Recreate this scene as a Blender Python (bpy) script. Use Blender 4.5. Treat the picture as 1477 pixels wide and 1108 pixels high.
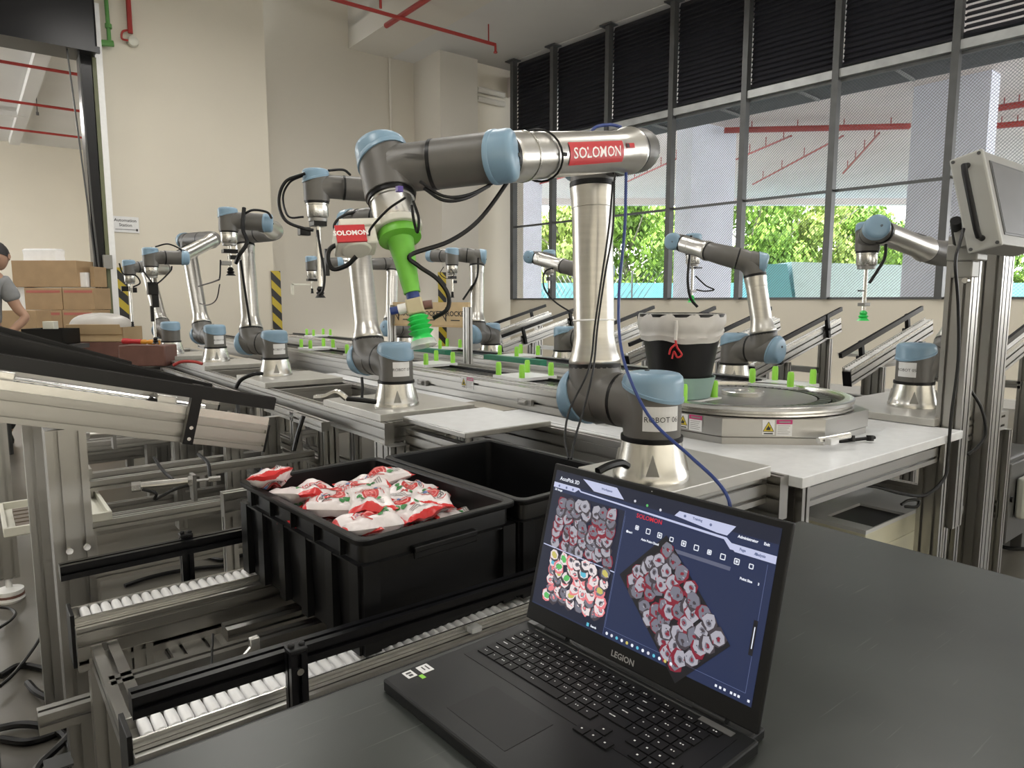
import bpy, math, random
from mathutils import Vector as V, Matrix, Quaternion, noise
PI = math.pi
def R(d): return d * PI / 180
random.seed(7)
for o in list(bpy.data.objects): bpy.data.objects.remove(o)
SC = bpy.context.scene
COL = SC.collection

# ------------------------------------------------------------------ camera
CH = 1.27
FPX, CXP, CYP = 1000.0, 738.5, 554.0
PITCH = math.atan(.121); AZ = R(38.1)
Fh = V((math.sin(AZ), math.cos(AZ), 0)); Rt = V((math.cos(AZ), -math.sin(AZ), 0)); UZ = V((0, 0, 1))
fwd = Fh * math.cos(PITCH) - UZ * math.sin(PITCH)
cup = Fh * math.sin(PITCH) + UZ * math.cos(PITCH)
cam = bpy.data.cameras.new('camera'); camo = bpy.data.objects.new('camera', cam); COL.objects.link(camo)
cam.sensor_width = 36; cam.lens = 36 * FPX / 1477.0; cam.clip_start = .02; cam.clip_end = 300
camo.matrix_world = Matrix((( Rt.x, cup.x, -fwd.x, 0), (Rt.y, cup.y, -fwd.y, 0), (Rt.z, cup.z, -fwd.z, CH), (0, 0, 0, 1)))
SC.camera = camo

# ------------------------------------------------------------------ world, sun, added lights, exposure
w = bpy.data.worlds.new('world'); SC.world = w; w.use_nodes = True
nt = w.node_tree; nt.nodes.clear()
out = nt.nodes.new('ShaderNodeOutputWorld'); bg = nt.nodes.new('ShaderNodeBackground')
tc = nt.nodes.new('ShaderNodeTexCoord'); sep = nt.nodes.new('ShaderNodeSeparateXYZ'); rmp = nt.nodes.new('ShaderNodeValToRGB')
nt.links.new(tc.outputs['Generated'], sep.inputs[0]); nt.links.new(sep.outputs[2], rmp.inputs[0])
rmp.color_ramp.elements[0].position = 0.0; rmp.color_ramp.elements[0].color = (1, .985, .95, 1)
rmp.color_ramp.elements[1].position = .7; rmp.color_ramp.elements[1].color = (.62, .78, 1, 1)
nt.links.new(rmp.outputs[0], bg.inputs[0]); nt.links.new(bg.outputs[0], out.inputs[0])
bg.inputs[1].default_value = 6.5
sun = bpy.data.lights.new('sun', 'SUN'); sun.energy = 9; sun.angle = R(2); sun.color = (1, .95, .85)
so = bpy.data.objects.new('sun', sun); COL.objects.link(so)
so.rotation_euler = V((.45, .35, -1)).to_track_quat('-Z', 'Y').to_euler()
def area(x, y, z, sx, sy, e, col=(1, .97, .92), name='added_fill_light'):
    l = bpy.data.lights.new(name, 'AREA'); l.shape = 'RECTANGLE'; l.size = sx; l.size_y = sy; l.energy = e; l.color = col
    o = bpy.data.objects.new(name, l); COL.objects.link(o); o.location = (x, y, z)
    return o
for (x, y, e_) in ((-2.0, 1.4, 75), (2.8, -1.0, 45), (-2.0, 5.0, 45), (2.8, 4.2, 60), (6.4, 2.0, 60), (2.2, 8.2, 75), (6.2, 7.2, 70), (-1.5, 9.0, 75)):
    area(x, y, 5.7, 1.5, .5, e_)  # unseen area lights added under the ceiling to fill the hall
for (x, y) in ((-3.5, 16), (0, 19), (-7, 20)):
    area(x, y, 5.4, 2, 2, 230)  # added area lights that brighten the space past the doorway
SC.view_settings.view_transform = 'Standard'; SC.view_settings.look = 'None'
SC.view_settings.exposure = 0.10; SC.view_settings.gamma = 1.0; SC.view_settings.use_curve_mapping = False

# ------------------------------------------------------------------ measuring helpers (a sight line meets a known plane)
def ray(px, py): return fwd + Rt * ((px - CXP) / FPX) - cup * ((py - CYP) / FPX)
CC = V((0, 0, CH))
def atz(px, py, z): r = ray(px, py); return CC + r * ((z - CH) / r.z)
def atx(px, py, x): r = ray(px, py); return CC + r * (x / r.x)
def aty(px, py, y): r = ray(px, py); return CC + r * (y / r.y)
def atd(px, py, d): return CC + ray(px, py) * d
def pl(px, py, P, n): r = ray(px, py); return CC + r * ((V(P) - CC).dot(n) / r.dot(n))

# ------------------------------------------------------------------ materials
def mat(name, col, rough=.5, metal=0., nscale=8., namt=.06, bump=0., stretch=None, emit=None, estr=1., alpha=None, spec=.5, trans=0.):
    m = bpy.data.materials.new(name); m.use_nodes = True; t = m.node_tree; b = t.nodes['Principled BSDF']
    b.inputs['Roughness'].default_value = rough; b.inputs['Metallic'].default_value = metal
    b.inputs['Specular IOR Level'].default_value = spec
    tcn = t.nodes.new('ShaderNodeTexCoord'); mp = t.nodes.new('ShaderNodeMapping'); nz = t.nodes.new('ShaderNodeTexNoise')
    nz.inputs['Scale'].default_value = nscale; nz.inputs['Detail'].default_value = 4
    if stretch: mp.inputs['Scale'].default_value = stretch
    t.links.new(tcn.outputs['Object'], mp.inputs[0]); t.links.new(mp.outputs[0], nz.inputs['Vector'])
    cr = t.nodes.new('ShaderNodeValToRGB')
    cr.color_ramp.elements[0].position = .3; cr.color_ramp.elements[1].position = .7
    c0 = [max(0, c * (1 - namt)) for c in col]; c1 = [min(1, c * (1 + namt)) for c in col]
    cr.color_ramp.elements[0].color = (*c0, 1); cr.color_ramp.elements[1].color = (*c1, 1)
    t.links.new(nz.outputs[0], cr.inputs[0]); t.links.new(cr.outputs[0], b.inputs['Base Color'])
    if bump:
        bp = t.nodes.new('ShaderNodeBump'); bp.inputs['Strength'].default_value = bump; bp.inputs['Distance'].default_value = .01
        t.links.new(nz.outputs[0], bp.inputs['Height']); t.links.new(bp.outputs[0], b.inputs['Normal'])
    if emit:
        b.inputs['Emission Color'].default_value = (*emit, 1); b.inputs['Emission Strength'].default_value = estr
    if alpha is not None: b.inputs['Alpha'].default_value = alpha
    if trans: b.inputs['Transmission Weight'].default_value = trans
    return m
M = {}
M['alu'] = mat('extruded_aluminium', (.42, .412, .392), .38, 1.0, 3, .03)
M['alu_dark'] = mat('dark_aluminium', (.27, .266, .255), .42, .7, 30, .05)  # darker, rougher aluminium than the extruded one
M['alu_bright'] = mat('machined_aluminium', (.66, .65, .62), .26, .95, 40, .04)
M['alu_tube'] = mat('brushed_tube', (.58, .565, .53), .30, .95, 12, .05, stretch=(1, 1, 8))
M['plate'] = mat('milled_plate', (.50, .49, .46), .4, .6, 14, .05)
M['film'] = mat('white_film', (.66, .67, .68), .35, 0, 25, .05)
M['grey'] = mat('robot_grey', (.115, .11, .102), .42, 0, 20, .04)
M['blue'] = mat('cap_blue', (.21, .33, .44), .33, 0, 10, .03)
M['blue_rim'] = mat('cap_rim_blue', (.45, .62, .76), .3, 0, 10, .03)
M['black'] = mat('black_rubber', (.007, .007, .0075), .4, 0, 20, .1)
M['blackp'] = mat('black_anodised', (.005, .005, .006), .28, 0, 20, .1)
M['crate'] = mat('black_crate_plastic', (.005, .005, .0055), .38, 0, 12, .15)
M['bluec'] = mat('blue_hose', (.02, .045, .20), .35, 0, 20, .1)
M['white'] = mat('white_plastic', (.83, .83, .82), .4, 0, 20, .03)
M['ivory'] = mat('ivory_plastic', (.66, .65, .57), .4, 0, 20, .03)
M['roller'] = mat('white_roller', (.86, .86, .86), .35, 0, 20, .02)
M['green'] = mat('green_print', (.16, .50, .05), .45, 0, 30, .05)
M['peg'] = mat('lime_peg', (.28, .66, .06), .45, 0, 30, .05)
M['cupgreen'] = mat('green_silicone', (.04, .60, .12), .3, 0, 20, .05)
M['belt'] = mat('green_belt', (.01, .16, .09), .5, 0, 20, .05)
M['red'] = mat('red_label', (.50, .025, .03), .45, 0, 20, .05)
M['label'] = mat('paper_label', (.72, .72, .72), .5, 0, 20, .03)
M['ink'] = mat('black_ink', (.02, .02, .022), .5, 0, 20, .03)
M['wink'] = mat('white_ink', (.85, .82, .8), .5, 0, 20, .03)
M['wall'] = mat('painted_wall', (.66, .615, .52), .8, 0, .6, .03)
M['wall_shaded'] = mat('recess_wall_shaded', (.58, .545, .475), .8, 0, .6, .03)  # darker copy of the wall paint, shade of the recess put into its colour
M['column'] = mat('painted_column', (.62, .59, .53), .8, 0, .6, .03)
M['ceil'] = mat('painted_soffit', (.60, .59, .57), .8, 0, .8, .03)
M['steel'] = mat('grey_steel', (.085, .087, .087), .45, .3, 6, .12)
M['steel_l'] = mat('light_steel', (.36, .37, .37), .45, .3, 6, .12)
M['louver'] = mat('black_louver', (.018, .018, .024), .5, .0, 6, .1)
M['redpipe'] = mat('red_pipe', (.36, .035, .03), .45, 0, 6, .08)
M['olive'] = mat('olive_strip', (.13, .14, .07), .5, 0, 6, .08)
M['greenpipe'] = mat('green_pipe', (.10, .27, .07), .45, 0, 6, .08)
M['outwhite'] = mat('outdoor_white_paint', (.76, .79, .90), .8, 0, 1, .04)
M['outceil'] = mat('outdoor_concrete_ceiling', (.72, .66, .64), .85, 0, .5, .06)
M['ledge'] = mat('dark_ledge', (.07, .075, .085), .7, 0, 1, .08)
M['teal'] = mat('teal_sheet', (.16, .42, .44), .6, 0, 1, .05)
M['ground'] = mat('outdoor_concrete', (.50, .49, .45), .9, 0, 1, .08)
M['leaf'] = mat('leaf', (.20, .34, .04), .6, 0, 2, .5)
M['leaf2'] = mat('leaf_light', (.36, .46, .10), .6, 0, 2, .4)
M['bark'] = mat('bark', (.30, .26, .2), .9, 0, 8, .3)
M['card'] = mat('cardboard', (.36, .245, .135), .85, 0, 6, .08)
M['card2'] = mat('cardboard_pale', (.52, .38, .22), .85, 0, 6, .06)
M['wood'] = mat('plywood_print_board', (.58, .44, .26), .7, 0, 10, .1)
M['bagfilm'] = mat('milky_bag', (.62, .60, .57), .35, 0, 10, .05, bump=.3, alpha=.80)
M['skin'] = mat('skin', (.42, .25, .17), .55, 0, 10, .05)
M['hair'] = mat('hair', (.012, .01, .01), .6, 0, 60, .3)
M['tee'] = mat('grey_tee', (.24, .245, .25), .9, 0, 20, .06)
M['bib'] = mat('black_cloth', (.02, .02, .022), .9, 0, 20, .1)
M['aqua'] = mat('aqua_tub', (.30, .44, .41), .45, 0, 8, .03)
M['cabinet'] = mat('cream_cabinet', (.58, .565, .44), .5, 0, 5, .03)
M['cabtop'] = mat('cabinet_top', (.55, .56, .57), .45, 0, 5, .04)
M['ctrl'] = mat('controller_grey', (.085, .085, .083), .45, .2, 8, .06)
M['ctrl_white'] = mat('pendant_face', (.45, .46, .42), .5, 0, 8, .04)
M['hmi'] = mat('hmi_grey', (.25, .245, .225), .45, .2, 8, .03)
M['hmi_side'] = mat('hmi_end_casting', (.40, .40, .375), .5, .1, 8, .03)
M['hmiscreen'] = mat('unlit_screen', (.09, .09, .09), .35, 0, 3, .1)
M['laptop'] = mat('laptop_shell', (.012, .0125, .013), .40, .1, 20, .06)
M['bezel'] = mat('laptop_bezel', (.009, .009, .0095), .45, 0, 20, .06)
M['key'] = mat('key_cap', (.006, .006, .0065), .5, 0, 20, .06)
M['leg'] = mat('key_legend', (.7, .7, .7), .5, 0, 20, .02)
M['yellow'] = mat('hazard_yellow', (.62, .48, .03), .5, 0, 20, .03)
M['magenta'] = mat('magenta_band', (.45, .02, .14), .5, 0, 20, .03)
M['brick'] = mat('dusty_brown_plastic', (.16, .075, .06), .5, 0, 10, .15)
M['orange'] = mat('amber_handle', (.65, .28, .03), .4, 0, 10, .08)
M['clear'] = mat('clear_plastic', (.8, .82, .82), .15, 0, 10, .03, alpha=.45)
M['chrome'] = mat('chrome', (.85, .85, .85), .12, 1, 10, .02)
def emi(name, c, s=1.): return mat(name, (0.01, 0.01, 0.01), .4, 0, 5, .01, emit=c, estr=s)
for k_ in ('crate', 'blackp', 'black', 'laptop', 'bezel', 'key'): M[k_].node_tree.nodes['Principled BSDF'].inputs['Specular IOR Level'].default_value = .28
# floor and bench need patterns of their own
def floor_mat():
    m = mat('polished_concrete', (.110, .102, .086), .32, 0, 1.3, .28, bump=.03)
    return m
M['floor'] = floor_mat()
def bench_mat():
    m = mat('slate_green_laminate', (.036, .040, .037), .33, 0, 5, .2)
    t = m.node_tree; b = t.nodes['Principled BSDF']
    tcn = t.nodes.new('ShaderNodeTexCoord'); last = [n for n in t.nodes if n.type == 'VALTORGB'][0].outputs[0]
    for k, (rot, sc) in enumerate(((.5, (3, 90, 1)), (1.9, (4, 120, 1)), (2.6, (2, 70, 1)))):
        mp = t.nodes.new('ShaderNodeMapping'); mp.inputs['Rotation'].default_value = (0, 0, rot); mp.inputs['Scale'].default_value = sc
        nz = t.nodes.new('ShaderNodeTexNoise'); nz.inputs['Scale'].default_value = 1.6; nz.inputs['Detail'].default_value = 2
        cr = t.nodes.new('ShaderNodeValToRGB'); cr.color_ramp.elements[0].position = .70; cr.color_ramp.elements[1].position = .76
        cr.color_ramp.elements[1].color = (.35, .35, .35, 1)
        mx = t.nodes.new('ShaderNodeMixRGB'); mx.inputs[2].default_value = (.16, .17, .16, 1)
        t.links.new(tcn.outputs['Object'], mp.inputs[0]); t.links.new(mp.outputs[0], nz.inputs['Vector']); t.links.new(nz.outputs[0], cr.inputs[0])
        t.links.new(cr.outputs[0], mx.inputs[0]); t.links.new(last, mx.inputs[1]); last = mx.outputs[0]
    t.links.new(last, b.inputs['Base Color'])
    return m
M['bench'] = bench_mat()
def stripe_mat():
    m = mat('hazard_stripes', (.6, .5, .05), .5); t = m.node_tree; b = t.nodes['Principled BSDF']
    tcn = t.nodes.new('ShaderNodeTexCoord'); sp = t.nodes.new('ShaderNodeSeparateXYZ'); t.links.new(tcn.outputs['Object'], sp.inputs[0])
    ad = t.nodes.new('ShaderNodeMath'); ad.operation = 'ADD'; t.links.new(sp.outputs[2], ad.inputs[0]); t.links.new(sp.outputs[0], ad.inputs[1])
    mu = t.nodes.new('ShaderNodeMath'); mu.operation = 'MULTIPLY'; mu.inputs[1].default_value = 3.6; t.links.new(ad.outputs[0], mu.inputs[0])
    fr = t.nodes.new('ShaderNodeMath'); fr.operation = 'FRACT'; t.links.new(mu.outputs[0], fr.inputs[0])
    cr = t.nodes.new('ShaderNodeValToRGB'); cr.color_ramp.interpolation = 'CONSTANT'; cr.color_ramp.elements[0].color = (.5, .38, .03, 1)
    cr.color_ramp.elements[1].position = .5; cr.color_ramp.elements[1].color = (.02, .02, .02, 1)
    t.links.new(fr.outputs[0], cr.inputs[0]); t.links.new(cr.outputs[0], b.inputs['Base Color'])
    return m
M['stripes'] = stripe_mat()

# ------------------------------------------------------------------ object helpers
OFF = {}
def tag(o, label=None, cat=None, group=None, kind=None):
    if label: o['label'] = label
    if cat: o['category'] = cat
    if group: o['group'] = group
    if kind: o['kind'] = kind
    return o
def thing(name, label, cat, loc=(0, 0, 0), rz=0, group=None, kind=None):
    o = bpy.data.objects.new(name, None); COL.objects.link(o); o.location = loc; o.rotation_euler = (0, 0, rz); o.empty_display_size = .05
    OFF[o.name] = V(loc) if rz == 0 else None
    return tag(o, label, cat, group, kind)
def off(parent):
    o = V((0, 0, 0)); p = parent
    while p is not None:
        q = OFF.get(p.name)
        if q is not None: o = o + q
        p = p.parent
    return o
def basis(ax, ref=None):
    ax = V(ax).normalized()
    r = V(ref) if ref is not None else (UZ if abs(ax.z) < .95 else V((1, 0, 0)))
    u = r - ax * r.dot(ax)
    if u.length < 1e-5: r = V((0, 1, 0)); u = r - ax * r.dot(ax)
    u.normalize(); v = ax.cross(u)
    return ax, u, v
class MB:
    def __init__(s): s.v = []; s.f = []; s.m = []; s.k = 0
    def slot(s, k): s.k = k; return s
    def add(s, vs, fs):
        n = len(s.v); s.v += [V(p) for p in vs]
        for f in fs: s.f.append([i + n for i in f]); s.m.append(s.k)
        return s
    def box(s, c, d, rz=0, ax=None):
        c = V(c); x, y, z = d[0] / 2, d[1] / 2, d[2] / 2
        if ax: X, Y, Z = [V(a) for a in ax]
        else: X = V((math.cos(rz), math.sin(rz), 0)); Y = V((-math.sin(rz), math.cos(rz), 0)); Z = UZ
        vs = [c + X * (x * i) + Y * (y * j) + Z * (z * k) for k in (-1, 1) for j in (-1, 1) for i in (-1, 1)]
        return s.add(vs, [(0, 2, 3, 1), (4, 5, 7, 6), (0, 1, 5, 4), (2, 6, 7, 3), (0, 4, 6, 2), (1, 3, 7, 5)])
    def quad(s, a, b, c, d): return s.add([a, b, c, d], [(0, 1, 2, 3)])
    def loft(s, rings, cap=True, closed=True):
        n = len(rings[0]); vs = [p for r in rings for p in r]; fs = []
        for i in range(len(rings) - 1):
            for j in range(n if closed else n - 1):
                a = i * n + j; b = i * n + (j + 1) % n; fs.append((a, b, b + n, a + n))
        if cap: fs.append(tuple(range(n - 1, -1, -1))); fs.append(tuple((len(rings) - 1) * n + j for j in range(n)))
        return s.add(vs, fs)
    def lathe(s, p0, ax, prof, n=24, cap=True, ref=None):
        a, u, v = basis(ax, ref); p0 = V(p0); rings = []
        for (r, h) in prof:
            rings.append([p0 + a * h + (u * math.cos(2 * PI * j / n) + v * math.sin(2 * PI * j / n)) * r for j in range(n)])
        return s.loft(rings, cap)
    def cyl(s, p0, p1, r, n=16, r1=None):
        p0 = V(p0); p1 = V(p1); d = p1 - p0
        return s.lathe(p0, d, [(r, 0), (r if r1 is None else r1, d.length)], n)
    def tube(s, pts, r, n=8, cap=True, rr=None):
        pts = [V(p) for p in pts]; rings = []; up = None
        for i, p in enumerate(pts):
            t = (pts[min(i + 1, len(pts) - 1)] - pts[max(i - 1, 0)])
            if t.length < 1e-7: t = V((0, 0, 1))
            t.normalize()
            if up is None: _, up, _ = basis(t)
            u = up - t * up.dot(t)
            if u.length < 1e-4: _, u, _ = basis(t)
            u.normalize(); up = u; v = t.cross(u); q = rr[i] if rr else r
            rings.append([p + (u * math.cos(2 * PI * j / n) + v * math.sin(2 * PI * j / n)) * q for j in range(n)])
        return s.loft(rings, cap)
    def build(s, name, m, parent=None, smooth=True, ang=35, bevel=0):
        L = off(parent) if parent else V((0, 0, 0))
        me = bpy.data.meshes.new(name); me.from_pydata([tuple(p - L) for p in s.v], [], s.f)
        for mm in (m if isinstance(m, (list, tuple)) else [m]): me.materials.append(M[mm] if isinstance(mm, str) else mm)
        if any(s.m): me.polygons.foreach_set('material_index', s.m)
        me.update()
        if smooth: me.shade_smooth(); me.set_sharp_from_angle(angle=R(ang))
        o = bpy.data.objects.new(name, me); COL.objects.link(o)
        if parent: o.parent = parent
        if bevel:
            b = o.modifiers.new('bevel', 'BEVEL'); b.width = bevel; b.segments = 2; b.limit_method = 'ANGLE'; b.angle_limit = R(40)
        return o
def solo(mb, name, m, label, cat, group=None, kind=None, **k):
    # a thing made of one mesh: shift its origin to the centre of its foot
    lo = V((min(p.x for p in mb.v), min(p.y for p in mb.v), min(p.z for p in mb.v))); hi = V((max(p.x for p in mb.v), max(p.y for p in mb.v), 0))
    L = V(((lo.x + hi.x) / 2, (lo.y + hi.y) / 2, lo.z)); mb.v = [p - L for p in mb.v]
    o = mb.build(name, m, None, **k); o.location = L
    OFF[o.name] = L
    return tag(o, label, cat, group, kind)
def struct(mb, name, m, parent=None, **k):
    o = mb.build(name, m, parent, smooth=k.pop('smooth', False), **k)
    if parent is None: o['kind'] = 'structure'
    return o
def cr(pts, n=6):
    pts = [V(p) for p in pts]; q = [pts[0] * 2 - pts[1]] + pts + [pts[-1] * 2 - pts[-2]]; res = []
    for i in range(1, len(q) - 2):
        for k in range(n):
            t = k / n; a, b, c, d = q[i - 1], q[i], q[i + 1], q[i + 2]
            res.append(.5 * ((2 * b) + (c - a) * t + (2 * a - 5 * b + 4 * c - d) * t * t + (3 * b - a - 3 * c + d) * t ** 3))
    res.append(pts[-1]); return res
def section(w, h, pitch=.04, sw=.0098, sd=.0165):
    sd = min(sd, min(w, h) * .33); sw = min(sw, min(w, h) * .25)
    # outline of an extruded profile with a T-slot per pitch on each side
    P = []
    def side(a, b, L, nrm):
        n = max(1, round(L / pitch)); P.append(a); d = (b - a).normalized()
        for k in range(n):
            c = a + d * (L * (k + .5) / n); e_ = min(L / n * .20, .0085); sh = min(.004, sd * .4); P.extend([c - d * sw / 2, c - d * sw / 2 + nrm * sh, c - d * e_ + nrm * sh, c - d * e_ + nrm * sd, c + d * e_ + nrm * sd, c + d * e_ + nrm * sh, c + d * sw / 2 + nrm * sh, c + d * sw / 2])
    A, B, C_, D = V((-w / 2, -h / 2)), V((w / 2, -h / 2)), V((w / 2, h / 2)), V((-w / 2, h / 2))
    side(A, B, w, V((0, 1))); side(B, C_, h, V((-1, 0))); side(C_, D, w, V((0, -1))); side(D, A, h, V((1, 0)))
    return P
def prof(p0, p1, w, h, name='rail', parent=None, m='alu', ref=None, slots=True):
    # w across, h along ref (up)
    p0 = V(p0); p1 = V(p1); a, u, v = basis(p1 - p0, ref)
    S = section(w, h) if slots else [V((-w / 2, -h / 2)), V((w / 2, -h / 2)), V((w / 2, h / 2)), V((-w / 2, h / 2))]
    mb = MB(); mb.loft([[p + v * s.x * -1 + u * s.y for s in S] for p in (p0, p1)])
    if slots:
        for p in (p0 + a * .0007, p1 - a * .0007): mb.box(p, (w * .999, h * .999, .0016), ax=(v, u, a))
    if parent is None: return mb
    return mb.build(name, m, parent, smooth=False)
def text_faces(s, size, align='CENTER', bold=0.):
    cu = bpy.data.curves.new('t', 'FONT'); cu.body = s; cu.size = size; cu.align_x = align; cu.align_y = 'CENTER'; cu.resolution_u = 2; cu.offset = bold
    o = bpy.data.objects.new('t', cu); COL.objects.link(o); bpy.context.view_layer.update()
    me = bpy.data.meshes.new_from_object(o.evaluated_get(bpy.context.evaluated_depsgraph_get()))
    vs = [(v.co.x, v.co.y) for v in me.vertices]; fs = [tuple(p.vertices) for p in me.polygons]
    bpy.data.objects.remove(o); bpy.data.curves.remove(cu); bpy.data.meshes.remove(me)
    return vs, fs
def flat_text(mb, s, size, o, X, Y, align='CENTER', bold=0., sx=1.):
    vs, fs = text_faces(s, size, align, bold); o = V(o); X = V(X); Y = V(Y)
    mb.add([o + X * (x * sx) + Y * y for x, y in vs], fs); return mb
def cable(name, pts, r, m, label=None, parent=None, cat='cable', n=7, group=None, sub=7):
    mb = MB().tube(cr(pts, sub), r, n)
    if parent: return mb.build(name, m, parent)
    return solo(mb, name, m, label, cat, group)
def children(o): return list(o.children)
def dup(root, loc, rz=None, label=None, group=None):
    r = root.copy(); COL.objects.link(r); r.location = loc
    if rz is not None: r.rotation_euler = (r.rotation_euler.x, r.rotation_euler.y, rz)
    if label: r['label'] = label
    if group: r['group'] = group
    for ch in list(root.children):
        c = ch.copy(); COL.objects.link(c); c.parent = r
        for g in list(ch.children):
            d = g.copy(); COL.objects.link(d); d.parent = c
    return r

# ================================================================== THE ROOM
# window wall runs 4.3 degrees off the Y axis
WN = V((.997, .075, 0)).normalized(); WD = V((-WN.y, WN.x, 0)); W0 = V((9.721, 2.747, 0))
def wp(y, z, depth=0.):
    t = (y - W0.y) / WD.y; return W0 + WD * t + WN * depth + UZ * z
struct(MB().box((-.4, 3.5, -.05), (21, 18, .1)), 'floor', 'floor')
mb = MB(); a, b = wp(-9, 0), wp(11.6, 0)
c = (a + b) / 2 + WN * .12 + UZ * .64
mb.box(c, ((b - a).length, .24, 1.28), ax=(WD, -WN, UZ)); struct(mb, 'wall_right', 'wall')
mb = MB(); mb.box((a + b) / 2 + WN * .02 + UZ * .05, ((b - a).length, .30, .1), ax=(WD, -WN, UZ)); struct(mb, 'baseboard_right', 'ceil')
mb = MB(); mb.box((a + b) / 2 + WN * .12 + UZ * 6.35, ((b - a).length, .24, .6), ax=(WD, -WN, UZ)); struct(mb, 'wall_right_upper', 'ceil')
# back wall: plane Y = 12 between the shutter and a corner at px 392, then a recess
YB = 12.0
xa = aty(146, 300, YB).x; xb = aty(391, 300, YB).x
struct(MB().box(((xa + xb) / 2, YB + .25, 3.5), (xb - xa, .5, 7)), 'wall_back', 'wall')
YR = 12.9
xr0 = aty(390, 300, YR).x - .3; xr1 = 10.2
struct(MB().box(((xr0 + xr1) / 2, YR + .15, 3.5), (xr1 - xr0, .3, 7)), 'wall_back_recess', 'wall_shaded')
# column near the window corner
xc0 = aty(637, 300, 11.9).x; xc1 = aty(690, 300, 11.9).x
struct(MB().box(((xc0 + xc1) / 2, 12.45, 3.1), (xc1 - xc0, 1.1, 6.3)), 'column_back', 'column')
# stub of wall between the column and the window
p = wp(11.52, 0)
struct(MB().box(((xc1 + p.x) / 2 + .3, 12.3, 3.1), (p.x - xc1 + .8, .5, 6.3)), 'wall_corner', 'wall')
# unseen walls added at the left and behind the camera to hold back sky light
struct(MB().box((-9.1, 2, 3.6), (.2, 22, 7.4)), 'wall_left_added', 'wall')
struct(MB().box((.5, -9.1, 3.6), (21, .2, 7.4)), 'wall_rear_added', 'wall')
# a wall strip over the shutter opening
struct(MB().box((xa - 6, YB + .25, 6.0), (12, .5, 2.0)), 'wall_lintel', 'wall')
# ceilings
ZC = 6.06
xbm = atz(704, 2, ZC + .02).x
struct(MB().box(((xbm + 11) / 2, 1.5, ZC + .15), (11 - xbm, 23, .3)), 'ceiling', 'ceil')
xb0 = atz(560, 2, 6.45).x
struct(MB().box((xbm - .45, 1.5, 6.3), (.9, 22.8, .5)), 'beam_long', 'column')
struct(MB().box(((xbm - .9 - 12) / 2, 1.5, 7.15), (xbm - .9 + 12, 23, .3)), 'ceiling_high', 'ceil')
struct(MB().box((xbm - .8, 1.5, 6.8), (.2, 23, .8)), 'beam_side', 'column')
# thin pipe on the recess wall and pipes in the corner
q0 = aty(561, 42, YR - .03); q1 = aty(566, 230, YR - .03)
solo(MB().cyl(q0, V((q0.x, q0.y, 1.6)), .025, 8), 'conduit', 'column', 'thin beige conduit running down the recessed back wall', 'pipe')
g = aty(720, 135, 12.0)
for k, yy in enumerate((134, 147)):
    q = aty(712, yy, 11.95)
    solo(MB().cyl(V((xc1 + .01, q.y, q.z)), V((p.x + .1, q.y, q.z)), .06, 10), 'wall_pipe', 'column', ('upper' if k == 0 else 'lower') + ' beige horizontal pipe in the corner left of the window', 'pipe')

# red sprinkler pipes inside
zP = 5.75
def redpipe(a_, b_, r, label, drops=()):
    mb = MB().cyl(a_, b_, r, 10)
    for d in drops: mb.cyl(d, d + UZ * .35, .012, 6)
    return solo(mb, 'sprinkler_pipe', 'redpipe', label, 'pipe')
a_ = atz(478, -2, zP); b_ = atz(720, 62, zP); b_.y = a_.y
sp1 = redpipe(a_ - V((2, 0, 0)), b_, .03, 'long thin red sprinkler pipe crossing high before the back wall', (b_ - V((.15, 0, 0)),))
MB().cyl(b_, b_ - UZ * .12, .02, 8).cyl(b_ - UZ * .12, b_ - UZ * .14, .035, 8).build('sprinkler_head', 'redpipe', sp1)
a_ = atz(557, 37, zP + .06); b2 = V((a_.x, a_.y - 3.2, a_.z))
redpipe(a_, b2, .045, 'thicker red pipe stub crossing over the long thin pipe')
q = atz(549, 12, zP)
redpipe(V((q.x, aty(549, 12, q.y).y, zP)), V((q.x, q.y, 6.9)), .022, 'short red riser up to the ceiling')
# green and red drops on the back wall
q0 = aty(152, 0, YB - .12); q1 = aty(158, 62, YB - .12)
solo(MB().cyl(V((q1.x, q1.y, q1.z)), V((q0.x, q1.y, q0.z + .6)), .028, 8).cyl(q1 + V((.05, 0, 0)), q1 - V((.18, 0, .03)), .045, 8).box(q1 + V((-.16, 0, .03)), (.06, .06, .14)).cyl(q1 + V((0, 0, .2)), q1 + V((0, 0, .26)), .045, 8), 'green_valve_pipe', 'greenpipe', 'green pipe with a valve at the top of the back wall beside the shutter', 'pipe')
q0 = aty(187, 0, YB - .12); q1 = aty(188, 48, YB - .12)
solo(MB().cyl(q1, V((q1.x, q1.y, q0.z + .6)), .035, 8), 'red_drop_pipe', 'redpipe', 'red vertical pipe coming down the back wall above the round sounder', 'pipe')
q2 = aty(191, 61, YB - .02)
solo(MB().lathe(q2, (0, -1, 0), [(.075, 0), (.08, .02), (.07, .08), (.04, .1)], 16), 'sounder', 'ivory', 'round white sounder on the back wall under the red pipe', 'alarm')
cable('pipe_loop', [q1 + V((0, 0, .05)), q1 + V((-.1, 0, 0)), q1 + V((-.11, 0, -.1)), q2 + V((-.03, -.05, 0))], .015, 'redpipe', 'dark loop of conduit between the red pipe and the round sounder')
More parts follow.
